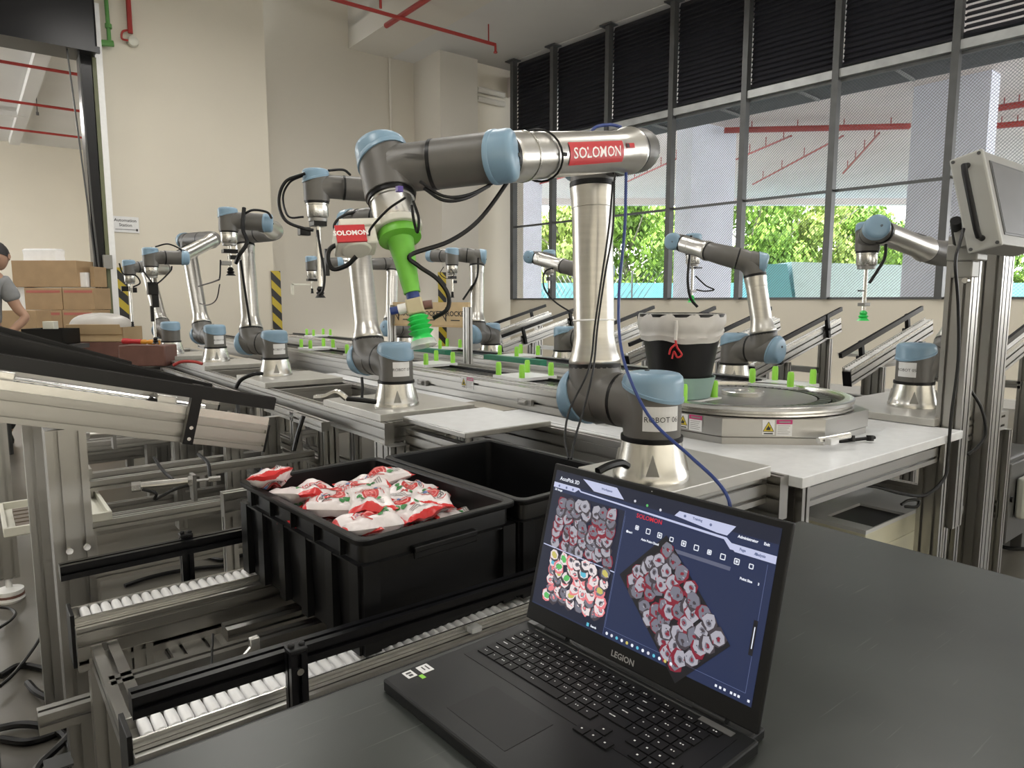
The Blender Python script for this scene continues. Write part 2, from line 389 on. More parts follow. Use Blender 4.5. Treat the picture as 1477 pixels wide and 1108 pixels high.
# sign
sg = aty(181, 324, YB - .012); mb = MB().box(sg, (.36, .015, .235)); o = thing('wall_sign', 'small white sign reading Automation Station on the back wall', 'sign', sg)
mb.build('sign_board', 'label', o, smooth=False)
mb = MB(); flat_text(mb, 'Automation', .062, sg + V((0, -.009, .06)), (1, 0, 0), (0, 0, 1), bold=.001); flat_text(mb, 'Station', .062, sg + V((0, -.009, -.01)), (1, 0, 0), (0, 0, 1), bold=.001)
mb.box(sg + V((0, -.009, -.075)), (.28, .002, .008)); mb.box(sg + V((.15, -.009, -.075)), (.025, .002, .035)); mb.build('lettering', 'ink', o, smooth=False)
# hazard strips at wall corners
for nm, (px, pw, yt, YY, lab) in enumerate(((397, 13, 390, YB - .01, 'yellow and black striped guard on the back wall corner right of the sign'), (174, 12, 385, YB - .012, 'yellow and black striped guard beside the shutter rail'), (637, 15, 392, 11.88, 'yellow and black striped guard on the column near the window'))):
    q = aty(px, yt, YY); wd = pw / 1000 * 12.2
    solo(MB().box((q.x, q.y - .012, q.z / 2), (wd, .02, q.z - .02)), 'corner_guard', 'stripes', lab, 'corner guard', smooth=False)

# roller shutter box, guide rail, chain
q = aty(142, 60, 11.3); zb = aty(60, 60, 11.4).z
sh = thing('roller_shutter', 'black roller shutter box above the doorway at the left', 'shutter', (q.x - 2, 11.7, zb))
MB().box((q.x - 3.5, 11.7, zb + .8), (7, .6, 1.6)).build('shutter_housing', 'blackp', sh, bevel=.03)
MB().box((q.x - 3.5, 11.38, zb + .02), (7.04, .06, .08)).build('housing_lip', 'blackp', sh)
g0 = aty(121, 200, 11.6).x; g1 = aty(147, 200, 11.6).x
MB().box(((g0 + g1) / 2 - .02, 11.8, zb / 2), (g1 - g0 - .08, .3, zb)).build('guide_rail', 'blackp', sh, smooth=False)
MB().box((g1 - .02, 11.72, zb / 2), (.05, .12, zb)).build('guide_edge', 'olive', sh, smooth=False)
MB().box((aty(150, 200, 11.7).x, 11.82, 2.7), (.09, .3, 5.4)).build('jamb_strip', 'white', sh, smooth=False)
MB().box(aty(155, 378, 11.6), (.12, .08, .2)).build('control_box', 'hmi', sh, bevel=.008)
q0 = aty(94, 52, 11.5); q1 = aty(127, 300, 11.55); q2 = aty(150, 480, 11.6); q3 = aty(111, 52, 11.5)
MB().tube([q0, q1, q2], .012, 5).build('chain', 'steel', sh); MB().tube([q3, q1 + V((.05, 0, 0)), q2 + V((.03, 0, 0))], .012, 5).build('chain', 'steel', sh)
MB().box((q0 + q3) / 2 + UZ * .03, (.22, .12, .14)).build('chain_drum', 'steel', sh)

# room beyond the doorway
struct(MB().box((-3, 19.3, -.05), (17, 13.4, .1)), 'floor_beyond', 'floor')
zW = 5.95; yW = 26.0
struct(MB().box((-3, yW + .1, 3), (17.2, .2, 6)), 'wall_beyond', 'wall')
struct(MB().box((5.5, 19.7, 3), (.2, 12.7, 6)), 'wall_beyond_side', 'wall')
struct(MB().box((-3.9, 19.25, zW + .1), (15.4, 13.5, .2)).box((4.7, 19.7, zW + .1), (1.8, 12.7, .2)), 'ceiling_beyond', 'ceil')
for k, (py0) in enumerate((98, 152, 191)):
    q = atz(57, py0, 5.6)
    mb = MB().cyl((-9, q.y, 5.6), (5.4, q.y, 5.6), .03, 8); solo(mb, 'far_pipe', 'redpipe', ('nearest', 'middle', 'farthest')[k] + ' of three red pipes under the ceiling beyond the doorway', 'pipe')
struct(MB().box((-5, atz(57, 165, 5.9).y, 5.82), (13, .12, .12)), 'beam_beyond', 'ceil')
q = atz(30, 120, 5.85); struct(MB().box((q.x + .2, 19, 5.86), (.25, 13, .16)), 'duct_beyond', 'ceil')
q = atz(54, 163, 5.5); solo(MB().cyl(q, q + UZ * .4, .01, 6).cyl(q - UZ * .05, q + UZ * .02, .03, 8), 'hanging_fitting', 'steel', 'tiny hanging fitting under the ceiling beyond the doorway', 'fitting')

# ------------------------------------------------------------------ window wall: seven bays
ML = [11.48, 10.36, 9.01, 7.66, 6.36, 5.02, 3.60, 2.2, .8, -.6]
Z0, Z1, Z2, Z3 = 1.28, 2.77, 4.33, 6.04
slat_me = None
def wseg(y0, y1, z, dep, hh, th, name, m, par):
    a, b = wp(y0, z, dep), wp(y1, z, dep)
    return MB().box((a + b) / 2, ((b - a).length, th, hh), ax=(WD, -WN, UZ)).build(name, m, par, smooth=False)
for i in range(len(ML) - 1):
    y0, y1 = ML[i], ML[i + 1]
    win = thing('window_%d' % (i + 1), None, None, wp((y0 + y1) / 2, Z0), kind='structure')
    for (yy) in ([y0, y1] if i == len(ML) - 2 else [y0]):
        a = wp(yy, Z0, -.02); mbx = MB().box(a + UZ * ((Z3 - Z0) / 2), (.085, .12, Z3 - Z0), ax=(WD, -WN, UZ))
        mbx.box(a + UZ * (Z3 - Z0 - .01) - WN * .02, (.26, .2, .02), ax=(WD, -WN, UZ)).build('mullion', 'steel', win, smooth=False)
    wseg(y0, y1, Z2 - .02, -.0, .11, .10, 'louver_rail', 'steel_l', win)
    wseg(y0, y1, Z2 - .10, .04, .04, .05, 'mesh_rail', 'steel', win)
    wseg(y0, y1, Z1, .03, .035, .05, 'middle_rail', 'steel', win)
    wseg(y0, y1, Z0 + .015, .03, .03, .1, 'sill_rail', 'steel', win)
    if i < 7:
        # louvre slats, one by one, sharing one mesh per bay
        n = 22; first = None
        a, b = wp(y0 - .05, 0, .06), wp(y1 + .05, 0, .06)
        for k in range(n):
            z = Z2 + .10 + (Z3 - Z2 - .14) * (k + .5) / n
            tilt = R(62 if i < 6 else 34)
            if first is None:
                ax2 = (-WN * math.cos(tilt) + UZ * -math.sin(tilt)); ax3 = WD.cross(ax2)
                c = (a + b) / 2 + UZ * z
                first = MB().box(c, ((b - a).length, .10, .006), ax=(WD, ax2, ax3)).box(c + ax2 * .05 , ((b - a).length, .006, .03), ax=(WD, ax2, ax3)).build('louver_slat', 'louver', win, smooth=False); z00 = z
            else:
                o = first.copy(); COL.objects.link(o); o.parent = win; o.location = (0, 0, z - z00)
# expanded metal mesh: zigzag strands
def mesh_sheet(y0, y1, z0, z1, name, parent):
    px_, pz = .042, .021; a = wp(y0, 0, .07); L = abs(y0 - y1) / WD.y; nx = int(L / px_); nz = int((z1 - z0) / pz)
    vs = []; fs = []; th = .0022
    D = -WD
    for r in range(nz):
        z = z0 + r * pz; base = len(vs); sg = 1 if r % 2 == 0 else -1
        for j in range(nx * 2 + 1):
            pt = a + D * (j * px_ / 2) + UZ * (z + (pz * .5 * (1 if j % 2 else -1)) * sg)
            vs.append(pt - UZ * th + WN * .003); vs.append(pt + UZ * th - WN * .003)
        for j in range(nx * 2): q = base + 2 * j; fs.append((q, q + 1, q + 3, q + 2))
    mb = MB(); mb.v = vs; mb.f = fs; mb.m = [0] * len(fs)
    o = mb.build(name, M.get('mesh', M['steel']), parent, smooth=False); o['kind'] = 'stuff'
    return o
M['mesh'] = mat('dark_mesh', (.14, .145, .15), .5, .2, 6, .1)
M['steel_l'] = mat('galvanised_steel', (.22, .225, .225), .45, .3, 6, .12)
wins = [o for o in COL.objects if o.name.startswith('window_')]
for i in range(len(ML) - 1):
    if i < 8: mesh_sheet(ML[i], ML[i + 1], Z0, Z2 - .1, 'expanded_mesh', wins[i])

# ------------------------------------------------------------------ outside
struct(MB().box((36, 8, -.15), (54, 90, .1)), 'ground_outside', 'ground')
led = MB(); a, b = wp(-6, 4.45, .75), wp(13, 4.45, .75)
led.box((a + b) / 2, ((b - a).length, 1.1, .14), ax=(WD, -WN, UZ)); struct(led, 'ledge_outside', 'ledge')
lb = struct(MB().box(wp(2.5, 4.36, .22), (18, .02, .04), ax=(WD, -WN, UZ)), 'trim_ledge', 'steel_l')
for i, yy in enumerate(ML[1:-1]):
    a = wp(yy - .55, 4.36, .28); b = wp(yy - .55, 4.36, 1.2)
    MB().cyl(a, b, .025, 6).build('bracket', 'steel_l', lb)
def fr(f, r, z=0): return Fh * f + Rt * r + UZ * z
poly = [wp(-16, 0, .3), fr(30, 34), fr(30, -9), wp(24, 0, .3)]
poly = [V((p.x, p.y, 0)) for p in poly]
struct(MB().loft([[p + UZ * 5.5 for p in poly], [p + UZ * 5.9 for p in poly]]), 'ceiling_canopy', 'outceil')
struct(MB().box(fr(30, 12, 5.5), (43, .4, .5), ax=(Rt, Fh, UZ)), 'beam_canopy', 'outceil')
def at_f(px, f, z=0): return fr(f, (px - CXP) / FPX * f, z)
for k, (px, f_, sx, sy) in enumerate(((990, 17, 1.75, .46), (752, 24, .9, .35), (1400, 13.4, .45, 1.35))):
    c = at_f(px, f_); struct(MB().box((c.x + sx / 2, c.y + sy / 2, 2.7), (sx, sy, 5.7)), 'pillar_outside', 'outwhite')
def opipe(p0, p1, z, r, lab):
    a, b = atz(*p0, z), atz(*p1, z); mb = MB().cyl(a, b, r, 8)
    for t in (.15, .4, .65, .9): c = a.lerp(b, t); mb.cyl(c, c + UZ * (5.55 - z), .012, 5)
    solo(mb, 'canopy_pipe', 'redpipe', lab, 'pipe')
opipe((1045, 188), (1312, 182), 5.3, .07, 'thick red pipe under the outside canopy between the white pillars')
opipe((1415, 160), (1500, 146), 5.3, .07, 'red pipe under the canopy right of the widest white pillar')
opipe((1408, 184), (1500, 176), 5.3, .07, 'lower red pipe under the canopy behind the panel box')
opipe((1048, 236), (1141, 196), 5.25, .025, 'thin diagonal pipe under the canopy beside the narrow pillar')
opipe((1086, 266), (1216, 196), 5.25, .025, 'long thin diagonal pipe under the canopy in the middle bay')
opipe((1216, 250), (1268, 192), 5.25, .025, 'thin diagonal pipe nearest the widest pillar')
opipe((905, 262), (985, 225), 5.25, .025, 'thin diagonal pipe right of the big arm elbow')
opipe((760, 270), (870, 240), 5.25, .025, 'thin pipe under the canopy behind the big arm')
# teal hoarding, built as boards
hb = fr(34, 8); ho = thing('hoarding', 'long teal sheet hoarding beyond the canopy', 'fence', hb)
first = None
for k in range(34):
    c = fr(34 + .06 * (k % 2), -8 + k * 1.2, 1.05)
    if first is None: first = MB().box(c, (1.19, .05, 2.1), ax=(Rt, Fh, UZ)).build('hoarding_panel', 'teal', ho, smooth=False); c0 = c
    else: o = first.copy(); COL.objects.link(o); o.parent = ho; o.location = c - c0
# pale sheeted shelter with a teal gable
def at_f(px, f, z=0): return fr(f, (px - CXP) / FPX * f, z)
tent = thing('shelter', 'pale sheeted shelter with a teal gable in front of the trees', 'tent', at_f(1180, 30))
g0, g1, g2 = at_f(1052, 29), at_f(1150, 29), at_f(1098, 29, 2.75); g3 = at_f(1130, 29, 2.75)
MB().loft([[g0, g1, g3, g2], [p + Fh * 2 for p in (g0, g1, g3, g2)]]).build('gable', 'teal', tent, smooth=False)
g = [at_f(1152, 29.2), at_f(1318, 29.2), at_f(1318, 29.2, 2.7), at_f(1136, 29.2, 2.85)]
MB().loft([g, [p + Fh * 2 for p in g]]).build('sheeting', mat('pale_sheet', (.60, .74, .72), .6), tent, smooth=False)
# link fence at the left of the view outside
q0 = atx(762, 432, 22); q1 = atx(862, 432, 22)
fe = thing('link_fence', 'diagonal wire fence standing before the teal hoarding at the left window bay', 'fence', (22, (q0.y + q1.y) / 2, 0))
mb = MB(); ya, yb = q0.y + .5, q1.y - 2; zt = 2.4; st = .32
n = int(abs(ya - yb) / st)
for k in range(-8, n):
    for sgn in (1, -1):
        y0_ = ya - k * st; y1_ = y0_ - zt * .9 * sgn
        mb.cyl((22, y0_, 0), (22, y1_, zt), .014, 4)
mb.build('wire', 'steel_l', fe)['kind'] = 'stuff'
for k in range(4): MB().cyl((22, ya - k * (ya - yb) / 3, 0), (22, ya - k * (ya - yb) / 3, zt + .1), .035, 8).build('post', 'steel_l', fe)
# trees
def tree(x, y, h, rad, label, m, seed, trunk=.18):
    rnd = random.Random(seed); t = thing('tree', label, 'tree', (x, y, 0), group=None)
    mb = MB(); mb.tube([(x, y, 0), (x + .2, y + .1, h * .3), (x - .1, y + .3, h * .55), (x + .1, y, h * .8)], .1, 8, rr=[trunk, trunk * .8, trunk * .6, trunk * .25])
    for k in range(9):
        z = h * (.3 + .05 * k); an = rnd.random() * 6.28; L = rad * .8
        mb.tube([(x, y, z), (x + math.cos(an) * L * .5, y + math.sin(an) * L * .5, z + L * .3), (x + math.cos(an) * L, y + math.sin(an) * L, z + L * .7)], .04, 5, rr=[.08, .05, .02])
    mb.build('trunk', 'bark', t)
    blobs = []
    for k in range(26):
        an = rnd.random() * 6.28; rr = rad * math.sqrt(rnd.random()) * .85; zz = h * (.22 + .72 * rnd.random()); f_ = 1 - abs(zz / h - .55) * .9
        blobs.append((V((x + math.cos(an) * rr * f_, y + math.sin(an) * rr * f_, zz)), rad * (.24 + .16 * rnd.random())))
    mb = MB()
    for k in range(7500):
        c, br = blobs[k % len(blobs)]
        d = V((rnd.gauss(0, 1), rnd.gauss(0, 1), rnd.gauss(0, 1))).normalized()
        p = c + d * br * (.55 + .5 * rnd.random()); s = .10 + .09 * rnd.random()
        n_ = (d + V((rnd.gauss(0, .5), rnd.gauss(0, .5), rnd.gauss(0, .5)))).normalized(); _, u, v = basis(n_)
        mb.add([p + u * s, p + v * s * .6, p - u * s, p - v * s * .6], [(0, 1, 2, 3)])
    o = mb.build('foliage', m, t, smooth=False); o['kind'] = 'stuff'
    return t
for k, (px, dist, h, rad, m, lab) in enumerate(((820, 36, 6.2, 2.5, 'leaf2', 'light green tree at the left window bay behind the wire fence'), (905, 37, 7.0, 3.0, 'leaf', 'green tree behind the big arm between window bays'), (985, 42, 6.6, 2.5, 'leaf2', 'tree half hidden behind the narrow white pillar'),
        (1085, 37, 7.4, 3.2, 'leaf', 'dense green tree right of the narrow white pillar'), (1160, 38, 7.3, 3.0, 'leaf2', 'yellowish tree in the middle of the window'), (1235, 39, 6.6, 3.0, 'leaf', 'lower green tree left of the wide pillar'), (1290, 41, 6.3, 2.6, 'leaf2', 'tree touching the wide white pillar'), (1440, 38, 7, 3, 'leaf', 'tree beyond the wide pillar at the right'))):
    q = at_f(px, dist)
    tree(q.x, q.y, h, rad, lab, m, 100 + k)
q = atx(898, 420, 26); mb = MB(); rnd = random.Random(5)
for k in range(500):
    d = V((rnd.gauss(0, .35), rnd.gauss(0, .5), abs(rnd.gauss(0, .8)))); p = V((q.x, q.y, .2)) + d; s = .13; _, u, v = basis(V((rnd.gauss(0, 1), rnd.gauss(0, 1), 1)))
    mb.add([p + u * s, p + v * s * .5, p - u * s, p - v * s * .5], [(0, 1, 2, 3)])
solo(mb, 'shrub', 'leaf2', 'small bright green shrub before the hoarding beside the big arm', 'shrub', smooth=False)



# ================================================================== ROBOT ARMS
def sweep_elbow(mb, c, d0, L0, d1, L1, r0, r1, n=20, seg=7):
    # smooth bend entering along d0 (distance L0 from c) and leaving along d1
    c = V(c); d0 = V(d0).normalized(); d1 = V(d1).normalized(); k = min(L0, L1) * .96
    A = c + d0 * k; B = c + d1 * k; pts = [c + d0 * L0, A]; rr = [r0, r0]
    for i in range(1, seg + 1):
        t = i / (seg + 1); p = A * ((1 - t) ** 2) + c * (2 * t * (1 - t)) + B * (t * t); pts.append(p); rr.append(r0 + (r1 - r0) * t)
    pts += [B, c + d1 * L1]; rr += [r1, r1]
    if (pts[0] - pts[1]).length < 1e-4: pts.pop(0); rr.pop(0)
    if (pts[-1] - pts[-2]).length < 1e-4: pts.pop(); rr.pop()
    return mb.tube(pts, 0, n, rr=rr)
def blue_cap(c, ax, st, L, r, parent, m0, slant):
    # thick rounded cap with a slanted lower edge, long on the side away from the stub
    a, u, v = basis(ax, st); n = 28; mb = MB(); rings = []
    R1 = r * 1.055
    def low(j, e=0): th = 2 * PI * j / n; return m0 - slant * (1 - math.cos(th)) * .5 + slant * .5 + e
    def P(j, rad, h): th = 2 * PI * j / n; return V(c) + a * h + (u * math.cos(th) + v * math.sin(th)) * rad
    rings.append([P(j, r * .9, low(j)) for j in range(n)]); rings.append([P(j, R1 * 1.02, low(j)) for j in range(n)]); rings.append([P(j, R1 * 1.025, low(j, .008)) for j in range(n)])
    mb.loft([rings[0], rings[1], rings[2], [P(j, R1, low(j, .0095)) for j in range(n)]], cap=False); mb.slot(0)
    top = L
    rs = [[P(j, R1, low(j, .0095)) for j in range(n)], [P(j, R1, max(low(j, .012), top - r * .34)) for j in range(n)]]
    for q, h in ((.965, .16), (.86, .05), (.66, 0), (.3, .0)): rs.append([P(j, R1 * q, top - r * h if q > .4 else top + r * .015) for j in range(n)])
    mb.loft(rs, cap=False); e = len(mb.v); mb.add([P(j, R1 * .3, top + r * .015) for j in range(n)], [tuple(range(n))])
    cap = mb.build('joint_cap', 'blue', parent, ang=50)
    # small screw recess on the face of the cap
    MB().lathe(V(c) + a * (top + r * .01) + u * r * .25, a, [(r * .09, -.002), (r * .09, .003), (r * .05, .003), (r * .05, .0)], 10).build('cap_screw', 'steel', cap)
    return cap
def ring(p, ax, r, parent, w_=.010):
    a = V(ax).normalized(); return MB().cyl(V(p) - a * w_ / 2, V(p) + a * w_ / 2, r * 1.012, 26).build('joint_seal', 'black', parent)
def arm_tube(p0, p1, r, rf0, rf1, parent, name, m='alu_tube'):
    d = (V(p1) - V(p0)); L = d.length
    pr = [(rf0 * .97, 0), (rf0, .004), (rf0, .012), (r + (rf0 - r) * .45, .035), (r + (rf0 - r) * .1, .062), (r, .075)]
    e = [(r, L - .055), (r + .0015, L - .054), (r + .0015, L - .030), (rf1, L - .012), (rf1, L - .002), (rf1 * .97, L)]
    return MB().lathe(p0, d, pr + e, 30).build(name, m, parent)
def patch(c, ax, ref, r, a0, a1, h0, h1, parent, name, m):
    a, u, v = basis(ax, ref); n = 10; mb = MB()
    for i in range(n):
        t0 = a0 + (a1 - a0) * i / n; t1 = a0 + (a1 - a0) * (i + 1) / n
        f = lambda t, h: V(c) + a * h + (u * math.cos(t) + v * math.sin(t)) * r
        mb.quad(f(t0, h0), f(t1, h0), f(t1, h1), f(t0, h1))
    return mb.build(name, m, parent)
def wrap_text(s, size, c, ax, ref, r, ang, h, parent, name, m, along=False, bold=0, sgn=1):
    vs, fs = text_faces(s, size, 'CENTER', bold); a, u, v = basis(ax, ref)
    P = []
    for x, y in vs:
        if along: hh = h + x * sgn; t = ang + y / r * sgn
        else: hh = h + y; t = ang + x / r
        P.append(V(c) + a * hh + (u * math.cos(t) + v * math.sin(t)) * r)
    return MB().add(P, fs).build(name, m, parent)
def robot(label, base, J, tool=None, number=None, s=1., plate=None, sticker_ang=0., low=True, tubeW=.1):
    """base: foot on its plate; J: joint centres B2 E3 E4 W5 W6 and the tool direction"""
    base = V(base); t = thing('robot_arm', label, 'robot', base, group='jointed robot arms along the line')
    B1 = base + V((0, 0, .185)); B2, E3, E4, W5, W6 = [V(J[k]) for k in ('B2', 'E3', 'E4', 'W5', 'W6')]; td = V(J.get('td', (0, 0, -1))).normalized()
    # foot
    foot = MB().lathe(base, UZ, [(.095 * s, 0), (.095 * s, .012), (.090 * s, .020), (.084 * s, .045), (.077 * s, .078), (.074 * s, .098)], 36).build('base', 'alu_bright', t)
    to = (CC - base); an = math.atan2(to.y, to.x)
    for k in range(4):
        aa = an + k * PI / 2 + .05; d = V((math.cos(aa), math.sin(aa), 0)); sd = V((-d.y, d.x, 0)); c = base + d * .082
        tri = [c - sd * .016 + UZ * .022 + d * .0075, c + sd * .016 + UZ * .022 + d * .0075, c + UZ * .072 - d * .002]
        MB().loft([[p - d * .01 for p in tri], [p + d * .002 for p in tri]]).build('notch_shade', 'alu_dark', foot, smooth=False)  # dark triangular plate, shade of a recess put into its colour
    ring(base + UZ * .101, UZ, .076, t, .012)
    a1 = (B2 - B1); Ls = a1.length / 2; a1n = a1.normalized()
    r1 = .071 * s
    mb = MB(); mb.cyl(B1 - UZ * .08, B1 + UZ * .045, r1, 28); sweep_elbow(mb, B1, -UZ, .08, a1n, Ls - .004, r1, r1 * .985, 28); mb.build('shoulder_housing', 'grey', t)
    blue_cap(B1, UZ, a1n, .080, r1, t, .028, .045)
    ring(B1 + a1n * Ls, a1n, r1 * .97, t, .010)
    d2 = (E3 - B2).normalized(); L2 = .080
    mb = MB(); mb.cyl(B2 - a1n * .03, B2 + a1n * .05, r1 * .97, 28); sweep_elbow(mb, B2, -a1n, Ls - .006, d2, L2, r1 * .98, r1 * .97, 28); mb.build('lift_housing', 'grey', t)
    blue_cap(B2, a1n, d2, .086, r1 * .97, t, .036, .050)
    ring(B2 + d2 * (L2 + .003), d2, r1 * .96, t, .010)
    r3 = .056 * s; a3 = (E4 - E3); L3 = a3.length / 2; a3n = a3.normalized(); d3 = -d2
    arm_tube(B2 + d2 * (L2 + .008), E3 + d3 * (r3 + .022), .053 * s, .068 * s, .057 * s, t, 'upper_arm')
    ring(E3 + d3 * (r3 + .016), d2, .057, t, .012)
    mb = MB(); mb.cyl(E3 + a3n * .02, E3 - a3n * .045, r3, 24); sweep_elbow(mb, E3, d3, r3 + .010, a3n, L3 - .004, r3, r3, 24); mb.build('elbow_housing', 'grey', t)
    blue_cap(E3, -a3n, d3, .072, r3, t, .030, .030)
    ring(E3 + a3n * L3, a3n, r3, t, .008)
    f = (W5 - E4).normalized(); mb = MB(); sweep_elbow(mb, E4, -a3n, L3 - .005, f, .085, r3, .050, 24); mb.build('elbow_bend', 'grey', t)
    r5 = .043 * s
    ring(E4 + f * .089, f, .051, t, .008)
    fa = arm_tube(E4 + f * .093, W5 - f * (r5 + .012), .045 * s, .054 * s, .046 * s, t, 'forearm')
    ring(W5 - f * (r5 + .007), f, .046, t, .008)
    a5 = (W6 - W5); L5 = a5.length / 2; a5n = a5.normalized()
    mb = MB(); mb.cyl(W5 - a5n * .035, W5 + a5n * L5, r5 * 1.03, 24); mb.cyl(W5, W5 - f * (r5 + .004), r5, 24); mb.build('wrist_housing', 'grey', t)
    blue_cap(W5, -a5n, -f, .060, r5 * 1.03, t, .018, .024)
    ring(W5 + a5n * L5, a5n, r5 * 1.03, t, .007)
    mb = MB(); mb.cyl(W6 - a5n * (L5 - .004), W6, r5, 24); mb.cyl(W6 - td * .038, W6 + td * .056, r5 * 1.08, 26); sweep_elbow(mb, W6, -a5n, L5 - .006, td, .054, r5, r5 * 1.02, 24); mb.build('wrist_end_housing', 'grey', t)
    blue_cap(W6, -td, -a5n, .060, r5 * 1.06, t, .022, .026)
    ring(W6 + td * .060, td, r5, t, .009)
    MB().lathe(W6 + td * .065, td, [(.041 * s, 0), (.041 * s, .004), (.039 * s, .006), (.039 * s, .045), (.036 * s, .050), (.031 * s, .052)], 28).build('tool_flange', 'alu_bright', t)
    if number:
        c = B1; aa = an + sticker_ang; ref = V((math.cos(aa), math.sin(aa), 0)); rr = r1 * 1.012
        wdt = (.094 if 'largest' in label else .075) / rr
        st = patch(c, UZ, ref, rr, -wdt / 2, wdt / 2, -.058, .002, t, 'name_sticker', 'label'); 
        wrap_text(number, .0190 if 'largest' in label else .0165, c, UZ, ref, rr + .0008, 0, -.030, st, 'lettering', 'ink')
    J['tip'] = W6 + td * .117; J['t'] = t
    return t
def D(px, py, d): return atd(px, py, d)

# ---------------- ROBOT 06, nearest
zpl = .83
b06 = V((1.325, 1.125, zpl)); B1 = b06 + UZ * .185
B2 = V((1.300, 1.300, B1.z)); E3 = D(853, 226, 1.80); E4 = D(934, 216, 1.705); W5 = D(698, 229, 1.235); W6 = D(556, 246, 1.27)
J6 = dict(B2=B2, E3=E3, E4=E4, W5=W5, W6=W6, td=D(574, 330, 1.235) - W6)
r06 = robot('largest robot arm, marked ROBOT 06, with a red name panel on its horizontal forearm', b06, J6, number='ROBOT 06', sticker_ang=.34)
f = (W5 - E4).normalized(); L = (W5 - E4).length
toc = (CC - (W5 + E4) / 2)
fa_r = .0462
# red name panel: axis runs from wrist to elbow so that the words read left to right
c0 = W5; ax6 = -f
def on_arm(px): # distance along the arm from the wrist joint for a picture column, solved on the arm's own line
    best = min(range(0, 600), key=lambda k: abs(CXP + FPX * (((c0 + ax6 * (k / 1000)) - CC).dot(Rt)) / (((c0 + ax6 * (k / 1000)) - CC).dot(fwd)) - px)); return best / 1000
h0, h1 = on_arm(795), on_arm(874)
ps = patch(c0, ax6, toc, fa_r, -.50, .50, h0, h1, r06, 'name_panel', 'red')
a_, u_, v_ = basis(ax6, toc)
sgn = 1 if v_.dot(UZ) > 0 else -1
vs, fs = text_faces('SOLOMON', .030, 'CENTER', .0004)
wd_ = max(x for x, y in vs) - min(x for x, y in vs); kx = (h1 - h0) * .88 / wd_
P_ = [c0 + a_ * ((h0 + h1) / 2 + x * kx) + (u_ * math.cos(y * sgn / fa_r) + v_ * math.sin(y * sgn / fa_r)) * (fa_r + .0008) for x, y in vs]
MB().add(P_, fs).build('lettering', 'wink', ps)
h2, h3 = on_arm(878), on_arm(890)
pf = patch(c0, ax6, toc, fa_r, .12 * sgn, .36 * sgn, h2, h3, r06, 'flag_sticker', 'red')
patch(c0, ax6, toc, fa_r + .0006, .14 * sgn, .34 * sgn, h2 + .001, h2 + (h3 - h2) * .35, pf, 'flag_corner', 'ink')
# end of arm tool: camera bracket, green tube, valve block, bellows cup
tip = J6['tip']; td = V(J6['td']).normalized()
tool = thing('gripper', 'green suction tube tool with a camera bracket below the largest arm wrist', 'gripper', tip)
lat = (D(505, 360, 1.2) - D(570, 345, 1.235)).normalized(); lat = (lat - td * lat.dot(td)).normalized(); nrm = td.cross(lat)
mb = MB(); mb.cyl(tip - td * .002, tip + td * .012, .044, 28); mb.box(tip + lat * .055 + td * .005, (.10, .052, .014), ax=(lat, nrm, td)); mb.build('camera_bracket', 'ivory', tool, bevel=.002)
cc = tip + lat * .080 + td * .020
cm = MB().cyl(cc - td * .012, cc + td * .028, .026, 24).box(cc + td * .008, (.07, .046, .034), ax=(lat, nrm, td)).build('camera_housing', 'ivory', tool, bevel=.003)
vw = (CC - cc).normalized(); nn = nrm if nrm.dot(vw) > 0 else -nrm
lx = lat if lat.dot(Rt) > 0 else -lat
lp = cc + nn * .0285 + td * .010 - lx * .010
rl = MB().box(lp, (.050, .004, .032), ax=(lx, nn, td)).build('red_tag', 'red', cm, smooth=False); rl['label'] = 'red tag with white lettering'
mb = MB(); flat_text(mb, 'SOLOMON', .0125, lp + nn * .0024, lx, -td, bold=.0004, sx=.95); mb.build('tag_lettering', 'wink', cm, smooth=False)
g0_ = tip + td * .014; gd = (D(598, 438, 1.22) - g0_).normalized()
MB().lathe(g0_ - td * .002, td, [(.036, 0), (.038, .003), (.038, .016), (.030, .019)], 28).build('green_collar', 'green', tool)
MB().lathe(g0_ + td * .008, gd, [(.025, 0), (.021, .03), (.018, .06), (.0145, .105)], 20).build('green_tube', 'green', tool)
e = g0_ + gd * .108
MB().cyl(e, e + gd * .016, .012, 16).build('blue_sleeve', 'bluec', tool)
side = Rt - gd * Rt.dot(gd); side.normalize(); fwd2 = gd.cross(side)
vb = MB().box(e + gd * .030, (.030, .026, .028), ax=(side, fwd2, gd)).build('valve_block', mat('tan_resin', (.50, .44, .28), .4), tool, bevel=.003)
MB().cyl(e + gd * .028 - side * .012, e + gd * .028 - side * .030, .009, 14).build('fitting', 'white', vb)
MB().cyl(e + gd * .028 - side * .030, e + gd * .028 - side * .044, .007, 12).build('blue_knob', 'bluec', vb)
MB().cyl(e + gd * .030 + side * .012, e + gd * .032 + side * .030, .008, 14).build('red_fitting', 'brick', vb)
pr = []; 
for k in range(4): pr += [(.014, .0 + k * .0085), (.0195 + .001 * k, .0042 + k * .0085)]
pr += [(.015, .036), (.021, .046)]
MB().lathe(e + gd * .046, gd, pr, 22).build('bellows_cup', 'cupgreen', tool)
MB().lathe(e + gd * .091, gd, [(.021, 0), (.024, .010), (.0235, .011)], 22).build('cup_lip', 'clear', tool)
